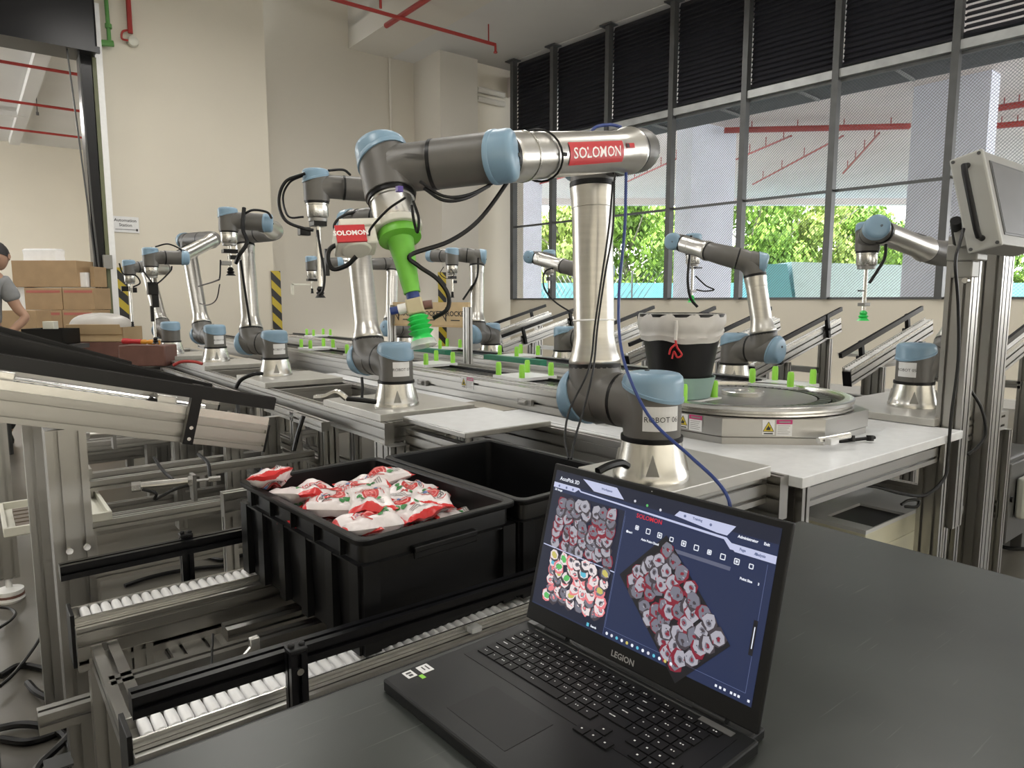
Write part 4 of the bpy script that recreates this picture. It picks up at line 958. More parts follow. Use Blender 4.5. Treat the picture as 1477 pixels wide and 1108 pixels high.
MB().lathe(TC + UZ * zt, UZ, [(.37, 0), (.385, .004), (.385, .010), (.375, .013), (.375, .020), (.385, .023), (.387, .034), (.380, .037), (.352, .037), (.350, .030), (.350, .012)], 72, cap=False).build('outer_ring', 'alu_bright', tt)
MB().lathe(TC + UZ * (zt), UZ, [(.352, .012), (.001, .0125)], 64, cap=False).build('bed', 'blackp', tt)
MB().lathe(TC + UZ * (zt + .012), UZ, [(.325, 0), (.325, .010), (.318, .012), (.312, .010), (.312, 0)], 64, cap=False).build('guide_ring', 'black', tt)
mb = MB()
for k in range(60):
    a = 2 * PI * k / 60; d = V((math.cos(a), math.sin(a), 0)); mb.box(TC + d * .288 + UZ * (zt + .020), (.040, .022, .012), ax=(d, V((-d.y, d.x, 0)), UZ))
mb.build('chain_ring', 'blackp', tt, smooth=False)['kind'] = 'stuff'
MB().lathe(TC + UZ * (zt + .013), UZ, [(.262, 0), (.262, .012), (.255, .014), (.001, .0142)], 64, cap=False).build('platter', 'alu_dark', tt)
MB().lathe(TC + UZ * (zt + .027), UZ, [(.078, 0), (.078, .014), (.074, .017), (.03, .017), (.028, .014), (.001, .014)], 40, cap=False).build('centre_disc', 'alu_bright', tt)
# stickers on two octagon sides
oc = octo(.4306, 0)
best = sorted(range(8), key=lambda k: ((oc[k] + oc[(k + 1) % 8]) / 2 - CC).length)[:2]
for k in sorted(best, key=lambda k: (oc[k] + oc[(k + 1) % 8]).dot(Rt)):
    A, B = oc[k], oc[(k + 1) % 8]; X = (B - A).normalized(); X = X if X.dot(Rt) > 0 else -X; mid = (A + B) / 2
    N = X.cross(UZ); 
    warning(tt, mid + N * .0008 + UZ * (ZT + .058) + X * (.0 if k == best[0] else .03), X, UZ, .72)
solo(MB().cyl(D(1210, 637, 2.3), D(1262, 631, 2.3), .006, 8).cyl(D(1228, 628, 2.3), D(1228, 637, 2.3), .012, 8).cyl(D(1255, 628, 2.3), D(1255, 636, 2.3), .012, 8), 'handle_rod', 'black', 'small black rod tool lying on the white table at the right of the turntable', 'rod')
solo(MB().cyl(D(1180, 636, 2.18), D(1225, 628, 2.22), .010, 10).box(D(1200, 636, 2.18), (.05, .02, .02)), 'bracket_fitting', 'alu_bright', 'small aluminium latch at the right skirt of the turntable', 'latch')

# bucket with a white liner
bq = V((2.045, 1.61, ZV + .014))
bk = thing('bucket', 'black bucket with a milky white liner bag standing in an aqua tub', 'bucket', bq)
MB().lathe(bq, UZ, [(.105, 0), (.110, .004), (.125, .075), (.127, .078), (.122, .078), (.108, .01)], 40, cap=True).build('aqua_tub', 'aqua', bk)
MB().lathe(bq + UZ * .01, UZ, [(.10, 0), (.148, .28), (.153, .282), (.153, .292), (.145, .294), (.140, .27), (.096, .01)], 40).build('bucket_body', 'crate', bk)
mb = MB(); n = 56; rings = []
for i in range(12):
    t = i / 11; rg = []
    for j in range(n):
        a = 2 * PI * j / n; wv = .004 * math.sin(3 * a + 1) + .002 * math.sin(7 * a)
        drop = (.088 + wv * 1.5 + .018 * math.cos(a + 2.6)); z = .308 - drop * t - .004 * (1 if i == 0 else 0)
        r_ = .150 + .010 * math.sin(PI * min(1, t * 1.1)) + .0025 * math.sin(11 * a + 5 * t) + (.006 if i > 8 else 0) - .010 * t
        rg.append(bq + V((math.cos(a) * r_, math.sin(a) * r_, z)))
    rings.append(rg)
inner = [[bq + V((math.cos(2 * PI * j / n) * q, math.sin(2 * PI * j / n) * q, z)) for j in range(n)] for q, z in ((.130, .20), (.143, .300))]
mb.loft(inner + rings, cap=False); mb.build('liner_bag', 'bagfilm', bk)
d = (CC - bq); d.z = 0; d.normalize(); s_ = V((-d.y, d.x, 0))
kx = bq + d * .160 + s_ * -.018
mb = MB().tube(cr([kx + UZ * .282, kx + UZ * .255 + s_ * .002, kx + UZ * .215 + d * .003]), .006, 8); mb.build('liner_twist', 'bagfilm', bk)
MB().tube(cr([kx + UZ * .215, kx + UZ * .19 + s_ * .006 - d * .004, kx + UZ * .165 + s_ * .022 - d * .01, kx + UZ * .155 + s_ * .008 - d * .012, kx + UZ * .175 - s_ * .004 - d * .008, kx + UZ * .15 - s_ * .010 - d * .014]), .0035, 6).tube(cr([kx + UZ * .20, kx + UZ * .185 - s_ * .015, kx + UZ * .165 - s_ * .02 - d * .01]), .0035, 6).build('red_tie', 'red', bk)

# ------------------------------------------------------------------ far side frame
of = thing('machine_frame', 'long aluminium profile frame under the far row of robot arms', 'frame', (3.2, 4.5, 0))
for x in (3.02, 3.55):
    beam(of, (x, 1.02, ZT - .05), (x, 7.2, ZT - .05), .04, .08); beam(of, (x, 1.02, .35), (x, 7.2, .35), .04, .08)
for y in (1.04, 1.60, 2.0, 2.6, 3.3, 4.1, 4.8, 5.5, 6.4, 7.1):
    beam(of, (3.04, y, ZT - .05), (3.53, y, ZT - .05), .04, .08)
    for x in (3.02, 3.55): post(of, x, y, .05, ZT - .09, .04, .08); foot((x, y, 0), of)
pl5 = atz(1316, 586, .83)
plate(2.80, 3.50, 1.03, 1.50, ZT + .002, .83, 'mounting_plate', 'wide plate under the right-hand robot arm')
plate(2.98, 3.52, 1.95, 2.45, ZT + .002, .83, 'mounting_plate', 'plate under the arm behind the bucket')
plate(2.98, 3.52, 3.3, 3.75, ZT + .002, .83, 'mounting_plate', 'plate under the arm behind the big upright tube')
plate(2.98, 3.52, 4.1, 4.6, ZT + .002, .83, 'mounting_plate', 'plate under the far arm left of the window')
plate(2.98, 3.52, 5.45, 5.95, ZT + .002, .83, 'mounting_plate', 'plate under the farthest far-side arm')
beam(ft, (2.80, 1.05, .79 - .02), (2.98, 1.05, .79 - .02), .04, .04)

# ------------------------------------------------------------------ inclined conveyors
def chute(ys, x0, z0, x1, z1, label, guides=True, posts=(), m='alu', h=.08, gz=.085):
    t = thing('inclined_conveyor', label, 'conveyor', ((x0 + x1) / 2, sum(ys) / len(ys), 0), group='inclined feed conveyors' )
    d = (V((x1, 0, z1)) - V((x0, 0, z0))); L = d.length; d.normalize(); sgn = 1 if x1 > x0 else -1
    upv = V((-d.z, 0, d.x)) if d.x > 0 else V((d.z, 0, -d.x))
    for i, y in enumerate(ys):
        o = -1 if y == min(ys) else 1
        c0 = V((x0, y, z0)) - upv * h / 2; c1 = V((x1, y, z1)) - upv * h / 2
        beam(t, c0, c1, .045, h, 'side_rail', m, ref=upv)
        a = V((x0, y, z0)) + upv * .006; b = V((x1, y, z1)) + upv * .006
        MB().box((a + b) / 2 + V((0, .022 * o, .006)), (L, .004, .022), ax=(d, V((0, 1, 0)) if d.x > 0 else V((0, -1, 0)), upv)).box((a + b) / 2 + V((0, -.022 * o, .0)), (L, .004, .012), ax=(d, V((0, 1, 0)) if d.x > 0 else V((0, -1, 0)), upv)).build('roller_channel', 'alu_bright', t, smooth=False)
        mb = MB(); n = int(L / .028)
        for k in range(n): p = a + d * (.02 + k * .028); mb.cyl(p - V((0, .016, 0)), p + V((0, .016, 0)), .010, 8)
        mb.build('roller_row', 'roller', t)['kind'] = 'stuff'
        MB().box(V((x0, y, z0)) - d * .003 - upv * h / 2, (.006, .047, h + .004), ax=(d, V((0, 1, 0)), upv)).build('end_plate', 'black', t, smooth=False)
        if guides:
            g0 = V((x0, y + .035 * o, z0)) + upv * gz - d * .0; g1 = V((x1, y + .035 * o, z1)) + upv * gz
            MB().box((g0 + g1) / 2, (L * .98, .018, .028), ax=(d, V((0, 1, 0)), upv)).build('guide_bar', 'blackp', t, smooth=False)
            for f_ in (.24, .80):
                p = V((x0, y + .038 * o, z0)) + d * L * f_
                MB().box(p + upv * .02, (.026, .022, .16), ax=(d, V((0, 1, 0)), upv)).build('guide_bracket', 'black', t, smooth=False)
                MB().cyl(p + upv * .0 - V((0, .02, 0)), p + upv * .0 + V((0, .03, 0)), .010, 8).build('clamp_knob', 'black', t)
    for f_ in posts:
        p = V((x0, 0, z0)) + d * L * f_
        for y in ys: post(t, p.x, y, .04, p.z - h * 1.02, .04, .08, name='leg'); foot((p.x, y, 0), t)
        beam(t, (p.x, min(ys) + .02, p.z - .30), (p.x, max(ys) - .02, p.z - .30), .04, .04, 'cross_rail')
    return t, d, upv, L
chute((1.24, 1.82), 3.73, .885, 4.75, 1.14, 'inclined conveyor at the far right, its black end plates towards the turntable', posts=(.35, .85))
chute((2.40, 2.86), 3.73, .868, 4.75, 1.13, 'inclined conveyor behind the turntable pegs, second from the right', posts=(.35, .85))
chute((3.42, 3.98), 3.73, .868, 4.75, 1.13, 'inclined conveyor behind the bucket', posts=(.35, .85))
chute((4.92, 5.42), 3.73, .868, 4.75, 1.135, 'farthest inclined conveyor left of the big upright tube', posts=(.35, .85))
for k, (x, y, lab) in enumerate(((4.45, 3.1, 'low platform frame behind the arm seen past the bucket'), (4.5, 2.05, 'low platform frame right of the right-hand arm tube'), (4.55, 1.95, ''))):
    if not lab: continue
    t = thing('platform', lab, 'frame', (x, y, 0))
    MB().box((x, y, .93), (.35, .25, .02)).build('table_top', 'plate', t, smooth=False)
    beam(t, (x - .3, y - .1, .88), (x + .3, y - .1, .88), .04, .04); post(t, x, y, .04, .92, .04, .08, name='leg'); foot((x, y, 0), t)

# big inclined conveyor at the left (near side)
t2, d2_, u2_, L2_ = chute((2.0, 2.5), .66, .912, -.62, 1.232, 'large inclined conveyor at the left sloping down towards the filled crate', guides=False, h=.075)
def along(x, y, up): t = (x - .66) / (-.62 - .66); return V((.66, y, .912)).lerp(V((-.62, y, 1.232)), t) + u2_ * up
for (y, xa_, xb_, up, w_, h_) in ((1.955, .655, -.62, .066, .026, .034), (2.20, .45, -.62, .05, .02, .02)):
    a, b = along(xa_, y, up), along(xb_, y, up)
    MB().box((a + b) / 2, ((b - a).length, w_, h_), ax=(d2_, V((0, 1, 0)), u2_)).box((a + b) / 2 + u2_ * (h_ / 2 + .0005) , ((b - a).length, .004, .002), ax=(d2_, V((0, 1, 0)), u2_)).build('guide_bar', 'blackp', t2, smooth=False)
for (p_, q_, h_) in ((aty(187, 530, 2.45), aty(-90, 457, 2.45), .035), (aty(302, 566, 2.25), aty(-90, 476, 2.25), .05), (aty(250, 548, 2.38), aty(-90, 467, 2.38), .03)):
    dd = (q_ - p_).normalized(); uu = dd.cross(V((0, 1, 0))); uu = uu if uu.z > 0 else -uu
    MB().box((p_ + q_) / 2, ((q_ - p_).length, .026, h_), ax=(dd, V((0, 1, 0)), uu)).box((p_ + q_) / 2 + uu * (h_ / 2 + .001), ((q_ - p_).length, .005, .002), ax=(dd, V((0, 1, 0)), uu)).build('guide_bar', 'blackp', t2, smooth=False)
for (x, y, up0, up1) in ((.455, 1.962, -.075, .085), (.30, 2.30, .0, .06), (.12, 2.20, 0, .05)):
    a, b = along(x, y, up0), along(x, y, up1)
    br = MB().box((a + b) / 2, (.026, .024, (b - a).length), ax=(d2_, V((0, 1, 0)), u2_)).build('guide_bracket', 'blackp', t2, smooth=False)
    for up in (-.06, -.03, .06): 
        if up0 < 0: MB().cyl(along(x, y - .016, up), along(x, y - .010, up), .005, 8).build('bolt', 'alu_bright', br)
a, b = along(.50, 2.035, .022), along(-.62, 2.035, .022)
MB().cyl(a, b, .008, 12).build('chrome_rod', 'chrome', t2)
a, b = along(.50, 2.10, .03), along(-.62, 2.10, .03); MB().box((a + b) / 2, ((b - a).length, .05, .02), ax=(d2_, V((0, 1, 0)), u2_)).build('inner_rail', 'alu', t2, smooth=False)
for x in (.40, .05): q = along(x, 2.035, .026); MB().box(q, (.05, .04, .03), ax=(d2_, V((0, 1, 0)), u2_)).build('rod_block', 'alu_bright', t2, bevel=.003); MB().cyl(q - V((.035, .02, 0)), q + V((-.035, .02, 0)), .014, 6).build('rod_nut', 'black', t2)
for x, y in ((.17, 2.02), ): post(t2, x, y, .04, along(x, y, -.08).z, .085, .08, name='leg'); foot((x, y, 0), t2)
q = aty(57, 640, 2.45); post(t2, q.x, 2.45, .04, along(q.x, 2.45, -.08).z, .08, .04, name='leg'); foot((q.x, 2.45, 0), t2)
q = atz(15, 866, 0); post(t2, q.x, q.y, .10, .90, .08, .04, name='leg')
MB().lathe(q, UZ, [(.05, 0), (.055, .01), (.05, .03), (.052, .035), (.052, .05), (.03, .055), (.012, .06), (.012, .11)], 20).build('levelling_foot', 'white', t2)
MB().lathe(q + UZ * .022, UZ, [(.0535, 0), (.0535, .010)], 20).build('foot_band', 'brick', t2)
q = atz(78, 925, 0); post(t2, q.x, q.y, .06, .80, .04, .08, name='leg'); foot(q, t2)
for (px, py) in ((100, 794), (125, 788)): 
    pt = aty(px, py, 1.975); MB().cyl(pt, pt - V((0, .01, 0)), .008, 10).build('bolt', 'chrome', t2)
# tray of slats
q = V((.20, 2.93, .50)); tr = thing('tray', 'white shallow tray with brown slats hanging between the posts at the left', 'tray', q)
mb = MB().box(q, (.30, .36, .008))
for dx, dy, sx, sy in ((-.15, 0, .012, .37), (.15, 0, .012, .37), (0, -.18, .31, .012), (0, .18, .31, .012)): mb.box(q + V((dx, dy, .014)), (sx, sy, .03))
mb.build('tray_body', 'ivory', tr, bevel=.002)
for k in range(5): MB().box(q + V((-.05, -.12 + k * .052, .013)), (.14, .036, .012)).build('slat', mat('brown_slat%d' % k, (.16, .13, .10), .6), tr, smooth=False)
MB().box(q + V((.09, 0, .012)), (.07, .3, .01)).build('pale_strip', 'ivory', tr, smooth=False)

# ------------------------------------------------------------------ flat roller conveyor with the crates
fc = thing('roller_conveyor', 'flat two-rail roller conveyor with white rollers carrying the black crates', 'conveyor', (.6, 1.46, 0))
def rail_unit(y, x0, x1, z):
    beam(fc, (x0, y - .014, z - .063), (x1, y - .014, z - .063), .100, .080, 'side_rail'); beam(fc, (x0, y - .050, z - .016), (x1, y - .050, z - .016), .026, .018, 'front_ledge')
    MB().box(((x0 + x1) / 2, y, z - .018), (x1 - x0, .068, .012)).build('channel_floor', 'alu', fc, smooth=False)
    for dy in (-.034, .034): MB().box(((x0 + x1) / 2, y + dy, z - .006), (x1 - x0, .0045, .028)).build('channel_side', 'alu_bright', fc, smooth=False)
    MB().box((x0 - .003, y, z - .042), (.008, .080, .12)).build('end_plate', 'black', fc, smooth=False, bevel=.001)
    f0 = None; n = int((x1 - x0 - .04) / .0208)
    for k in range(n):
        x = x0 + .025 + k * .0208
        if f0 is None:
            f0 = MB().lathe((x, y - .028, z), (0, 1, 0), [(.0060, 0), (.0086, .002), (.0095, .010), (.0099, .028), (.0095, .046), (.0086, .054), (.0060, .056)], 16).build('roller', 'roller', fc); xx = x
        else: o = f0.copy(); COL.objects.link(o); o.parent = fc; o.location = V((x - xx, 0, 0))
ZR = .576
rail_unit(1.745, .135, 1.36, ZR); rail_unit(1.200, .155, 1.40, ZR)
def guide(p0, p1, name='guide_bar'):
    p0, p1 = V(p0), V(p1); d = (p1 - p0); L = d.length; d.normalize(); y_ = UZ.cross(d)
    return prof(p0, p1, .034, .034, name, fc, 'blackp')
guide((.125, 1.835, .652), (1.30, 1.86, .652)); guide((.150, 1.112, .672), (1.32, 1.095, .672))
for (x, y, y2, z0, z1) in ((.385, 1.065, 1.1, .50, .70), (.40, 1.862, 1.84, .50, .672)):
    b_ = prof((x, y, z0), (x, y, z1), .028, .028, 'guide_bracket', fc, 'blackp', ref=(0, 1, 0))
    MB().cyl((x, y - .018, z1 - .03), (x, y - .013, z1 - .03), .006, 10).build('bolt', 'chrome', b_)
    MB().box((x, y, z1 + .004), (.03, .03, .008)).cyl((x - .008, y, z1 + .006), (x - .008, y, z1 + .014), .006, 8).cyl((x + .010, y, z1 + .006), (x + .010, y, z1 + .012), .006, 8).build('clamp_knob', 'black', b_, bevel=.002)
# frame between the two rails
beam(fc, (.17, 1.50, .50), (1.3, 1.50, .50), .04, .05); beam(fc, (.42, 1.40, .47), (1.3, 1.40, .47), .04, .04); beam(fc, (.42, 1.62, .50), (1.3, 1.62, .50), .05, .03)
beam(fc, (.185, 1.16, .50), (.185, 1.70, .50), .05, .05); beam(fc, (.36, 1.21, .46), (.36, 1.72, .46), .10, .03)
beam(fc, (1.1, 1.21, .50), (1.1, 1.72, .50), .05, .05)
MB().box((.27, 1.38, .515), (.11, .16, .006)).build('slotted_plate', 'alu', fc, smooth=False)
for dx in (-.025, .028): MB().box((.27 + dx, 1.38, .5185), (.010, .10, .002)).build('slot', 'black', fc, smooth=False)
post(fc, .195, 1.70, .12, .50, .08, .04, name='leg'); post(fc, .26, 1.72, .12, .50, .04, .08, name='leg'); post(fc, .185, 1.18, .05, .50, .045, .045, name='leg')
post(fc, 1.2, 1.70, .05, .50, .08, .04, name='leg'); post(fc, 1.2, 1.18, .05, .50, .08, .04, name='leg')
beam(fc, (.06, 1.80, .33), (.20, 1.80, .33), .045, .045, 'stub_rail')
def caster(x, y, par):
    w_ = MB().cyl((x - .016, y, .042), (x + .016, y, .042), .042, 20).build('caster_wheel', 'black', par)
    MB().box((x - .024, y, .07), (.004, .03, .08)).box((x + .024, y, .07), (.004, .03, .08)).box((x, y, .112), (.06, .06, .006)).build('caster_fork', 'steel', w_, smooth=False)
caster(.235, 1.66, fc); caster(.10, 1.98, t2)
beam(fc, (.28, 1.335, .525), (1.3, 1.335, .525), .04, .04)
# small aluminium stop bracket
q = D(352, 940, 1.36); sb = thing('stop_bracket', 'small aluminium stop bracket standing between the roller rails', 'bracket', q)
sb.location = (.372, 1.325, .545); OFF[sb.name] = V(sb.location); c = V(sb.location)
MB().box(c + V((.025, 0, .035)), (.018, .014, .07)).box(c + V((-.02, 0, .005)), (.03, .022, .012)).build('upright', 'alu_bright', sb, bevel=.001)
MB().box(c + V((.0, -.002, .03)), (.058, .008, .012), ax=(V((.72, 0, .69)), V((0, 1, 0)), V((-.69, 0, .72)))).build('brace', 'alu_bright', sb, bevel=.001)
MB().cyl(c + V((-.02, 0, .010)), c + V((-.02, 0, .018)), .006, 8).cyl(c + V((.01, -.012, .02)), c + V((.01, 0, .02)), .007, 8).build('screw', 'black', sb)
hose([(305, 965, 1.3), (306, 940, 1.35), (307, 915, 1.42)], .0022, 'black', 'thin black rod standing up between the roller rails, left one')
q = D(680, 918, 1.16); solo(MB().box((.80, 1.150, .578), (.026, .02, .012)), 'clear_clip', 'clear', 'small clear plastic clip on the front roller rail beside the laptop', 'clip', bevel=.001)
for x in (.72, .85, .93): MB().cyl((x, 1.158, .562), (x, 1.150, .562), .005, 10).build('bolt', 'chrome', fc)

# ------------------------------------------------------------------ black crates
def crate(cx_, cy_, z0, ang, label):
    t = thing('crate', label, 'crate', (cx_, cy_, z0), group='black crates on the roller conveyor'); Lx, Ly, H_ = .400, .600, .238; th = .006
    ca, sa_ = math.cos(ang), math.sin(ang)
    def W(x, y, z): return V((cx_ + x * ca - y * sa_, cy_ + x * sa_ + y * ca, z0 + z))
    X = V((ca, sa_, 0)); Y = V((-sa_, ca, 0))
    def rr(hx, hy, r, z, n=5):
        P = []
        for (sx, sy, a0) in ((1, 1, 0), (-1, 1, PI / 2), (-1, -1, PI), (1, -1, 1.5 * PI)):
            for k in range(n + 1): a = a0 + PI / 2 * k / n; P.append(W(sx * (hx - r) + math.cos(a) * r, sy * (hy - r) + math.sin(a) * r, z))
        return P
    hx, hy = Lx / 2, Ly / 2
    mb = MB(); mb.loft([rr(hx - .030, hy - .030, .012, 0), rr(hx - .022, hy - .022, .015, .004), rr(hx - .014, hy - .014, .018, H_ * .6), rr(hx - .012, hy - .012, .02, H_ - .012),
        rr(hx - .016, hy - .016, .02, H_), rr(hx - .020, hy - .020, .018, H_ - .004), rr(hx - .030, hy - .030, .015, .010)], cap=False)
    n4 = 24; mb.add(rr(hx - .030, hy - .030, .015, .010), [tuple(range(n4))]); mb.add(rr(hx - .030, hy - .030, .012, 0), [tuple(range(n4 - 1, -1, -1))]); mb.build('crate_shell', 'crate', t)
    mb = MB(); mb.loft([rr(hx - .013, hy - .013, .02, H_ - .012), rr(hx - .001, hy - .001, .022, H_ - .012), rr(hx, hy, .022, H_ - .010), rr(hx, hy, .022, H_ - .002), rr(hx - .002, hy - .002, .022, H_), rr(hx - .016, hy - .016, .02, H_), rr(hx - .016, hy - .016, .02, H_ - .012)], cap=False); mb.build('rim', 'crate', t)
    for z in (H_ - .052, H_ - .046): pass
    mb = MB(); mb.loft([rr(hx - .014, hy - .014, .02, H_ - .058), rr(hx - .003, hy - .003, .02, H_ - .056), rr(hx - .003, hy - .003, .02, H_ - .052), rr(hx - .013, hy - .013, .02, H_ - .050)], cap=False); mb.build('lower_lip', 'crate', t)
    for sx in (-1, 1):
        for y in (-.27, -.17, -.055, .055, .17, .27):
            MB().box(W(sx * (hx - .009), y, (H_ - .05) / 2 + .004), (.016, .030 if abs(y) < .2 else .036, H_ - .06), ax=(X, Y, UZ)).build('rib', 'crate', t, smooth=False)
        for y in (-.22, -.11, 0, .11, .22): MB().box(W(sx * (hx - .008), y, H_ - .03), (.014, .005, .036), ax=(X, Y, UZ)).build('rib', 'crate', t, smooth=False)
    for sy in (-1, 1):
        for x in (-.175, .175): MB().box(W(x, sy * (hy - .009), (H_ - .05) / 2 + .004), (.036, .016, H_ - .06), ax=(X, Y, UZ)).build('rib', 'crate', t, smooth=False)
        MB().box(W(0, sy * (hy - .006), H_ - .045), (.16, .022, .012), ax=(X, Y, UZ)).box(W(0, sy * (hy - .001), H_ - .054), (.16, .006, .022), ax=(X, Y, UZ)).build('handle', 'crate', t, bevel=.002)
    MB().box(W(0, 0, -.0), (Lx - .05, Ly - .05, .004), ax=(X, Y, UZ)).build('base_plate', 'crate', t, smooth=False)
    return W
ZB = ZR + .0100
W1 = crate(.722, 1.465, ZB, R(4), 'nearer black crate filled with white and red snack bags')
W2 = crate(1.128, 1.480, ZB, R(3), 'empty black crate behind the filled one, partly behind the laptop')

# ------------------------------------------------------------------ snack bags
def bagmat():
    m = mat('printed_bag_film', (.78, .72, .72), .28, 0, 22, .10, bump=.25); t = m.node_tree; b = t.nodes['Principled BSDF']; last = [n for n in t.nodes if n.type == 'VALTORGB'][0].outputs[0]
    uvn = t.nodes.new('ShaderNodeUVMap'); sp = t.nodes.new('ShaderNodeSeparateXYZ'); t.links.new(uvn.outputs[0], sp.inputs[0])
    def math_(op, a, b_=None):
        n = t.nodes.new('ShaderNodeMath'); n.operation = op
        for i, q in enumerate((a, b_)):
            if q is None: continue
            if isinstance(q, (int, float)): n.inputs[i].default_value = q
            else: t.links.new(q, n.inputs[i])
        return n.outputs[0]
    nz = t.nodes.new('ShaderNodeTexNoise'); nz.inputs['Scale'].default_value = 5; t.links.new(uvn.outputs[0], nz.inputs[0])
    wob = math_('MULTIPLY', math_('SUBTRACT', nz.outputs[0], .5), .10)
    band = math_('LESS_THAN', math_('ADD', sp.outputs[1], wob), .075)
    band2 = math_('GREATER_THAN', math_('ADD', sp.outputs[1], wob), .955)
    msk = math_('MAXIMUM', band, band2)
    mx = t.nodes.new('ShaderNodeMixRGB'); t.links.new(msk, mx.inputs[0]); t.links.new(last, mx.inputs[1]); mx.inputs[2].default_value = (.62, .03, .03, 1)
    t.links.new(mx.outputs[0], b.inputs['Base Color']); return m
M['bag'] = bagmat(); M['bagred'] = mat('bag_print_red', (.55, .025, .025), .35, 0, 30, .1); M['bagpink'] = mat('bag_print_pink', (.78, .28, .26), .35); M['baggreen'] = mat('bag_print_green', (.03, .22, .05), .4); M['bagblue'] = mat('bag_print_blue', (.12, .22, .45), .4)
TXT = text_faces('SO GOOD', .2, 'CENTER', .004)
def make_bag(seed):
    rnd = random.Random(seed); nx, ny = 18, 20; Wd, Ln, Th = .112 * (.95 + .1 * rnd.random()), .145 * (.95 + .1 * rnd.random()), .040
    ox, oy = rnd.random() * 50, rnd.random() * 50
    def S(u, v, side=1):
        x = (u - .5); y = (v - .5); pin = 1 - .10 * (1 - abs(2 * y)) ** 0.0
        e = max(0, 1 - abs(2 * x) ** 2.4) ** .55 * max(0, 1 - abs(2 * y) ** 3.2) ** .6
        wv = noise.noise(V((u * 3.2 + ox, v * 3.2 + oy, side * 3.))) * .018 + noise.noise(V((u * 9 + oy, v * 7 + ox, side * 5.))) * .006
        crn = .5 * math.sin(u * 26 + ox) * .002 * max(0, abs(2 * y) - .7) * 3.3
        wdt = Wd * (1 - .13 * (1 - (2 * y) ** 2) * (1)) * 1.0
        return V((x * wdt, y * Ln, side * (Th / 2 * e) + wv * e + crn + (abs(2 * y) ** 4) * .004 * math.sin(u * 9 + oy)))
    me = bpy.data.meshes.new('snack_bag'); vs = []; uv = []; fs = []
    for side in (1, -1):
        b = len(vs)
        for j in range(ny + 1):
            for i in range(nx + 1): vs.append(tuple(S(i / nx, j / ny, side))); uv.append((i / nx, j / ny))
        for j in range(ny):
            for i in range(nx):
                a = b + j * (nx + 1) + i; q = (a, a + 1, a + nx + 2, a + nx + 1); fs.append(q if side == 1 else q[::-1])
    me.from_pydata(vs, [], fs); ul = me.uv_layers.new(name='UVMap')
    for l in me.loops: ul.data[l.index].uv = uv[l.vertex_index]
    me.materials.append(M['bag']); me.shade_smooth(); me.update()
    # print laid on both faces
    parts = []
    for side in (1, -1):
        def surf(x, y, e): # x,y in bag widths from the centre
            u = .5 + x; v = .5 + y; p = S(u, v, side); n_ = (S(u + .01, v, side) - S(u - .01, v, side)).cross(S(u, v + .01, side) - S(u, v - .01, side)).normalized() * side
            return p + n_ * e
        def disc(cx_, cy_, r0, r1, e, n=28, a0=0, a1=2 * PI, asp=.78):
            mb = MB(); rad = 5
            rings = [[surf(cx_ + math.cos(a0 + (a1 - a0) * j / n) * (r0 + (r1 - r0) * i / rad), cy_ + math.sin(a0 + (a1 - a0) * j / n) * (r0 + (r1 - r0) * i / rad) * asp, e) for j in range(n + 1)] for i in range(rad + 1)]
            mb.loft(rings, cap=False, closed=False); return mb
        k = rnd.choice((0, 1)); cy_ = .06 if k else -.02
        pr = MB()
        pr.slot(0); q = disc(.0, cy_, .0, .20, .0009); pr.add(q.v, q.f)
        pr.slot(1); q = disc(.0, cy_, .125, .15, .0013); pr.add(q.v, q.f); q = disc(.0, cy_, .04, .06, .0013); pr.add(q.v, q.f)
        pr.slot(0); q = disc(.0, cy_, .335, .355, .0009, a0=.2, a1=3.0); pr.add(q.v, q.f)
        q = disc(.0, cy_, .26, .36, .0008, a0=4.5, a1=5.0); pr.add(q.v, q.f)
        pr.slot(2); q = disc(-.17, cy_ - .17, 0, .075, .0014, 10); pr.add(q.v, q.f); q = disc(-.27, cy_ - .10, 0, .055, .0014, 10); pr.add(q.v, q.f); q = disc(.16, cy_ - .20, 0, .05, .0014, 10); pr.add(q.v, q.f)
        pr.slot(3); q = disc(.16, cy_ + .17, 0, .05, .0014, 10); pr.add(q.v, q.f)
        pr.slot(4 if k else 0); vs2, fs2 = TXT
        P = []
        for x, y in vs2:
            a = PI / 2 - x * 2.6; r_ = .255 + y * .62; P.append(surf(math.cos(a) * r_, cy_ + math.sin(a) * r_ * .78, .0012))
        pr.add(P, fs2)
        pr.slot(5)
        for q_ in range(3): 
            y_ = -.28 - q_ * .035; P = [surf(-.25 + .5 * i / 8, y_ + dy, .0012) for dy in (0, .012) for i in range(9)]
            pr.add(P, [(i, i + 1, i + 10, i + 9) for i in range(8)])
        parts.append(pr)
    return me, parts
protos = []
for sd in range(5):
    me, parts = make_bag(sd)
    o = bpy.data.objects.new('snack_bag', me); COL.objects.link(o); o['category'] = 'snack bag'; OFF[o.name] = V((0, 0, 0))
    for pr in parts: pr.build('printed_face', ['bagred', 'bagpink', 'baggreen', 'bagblue', 'ink', 'alu_dark'], o, smooth=True)
    protos.append([o, False])
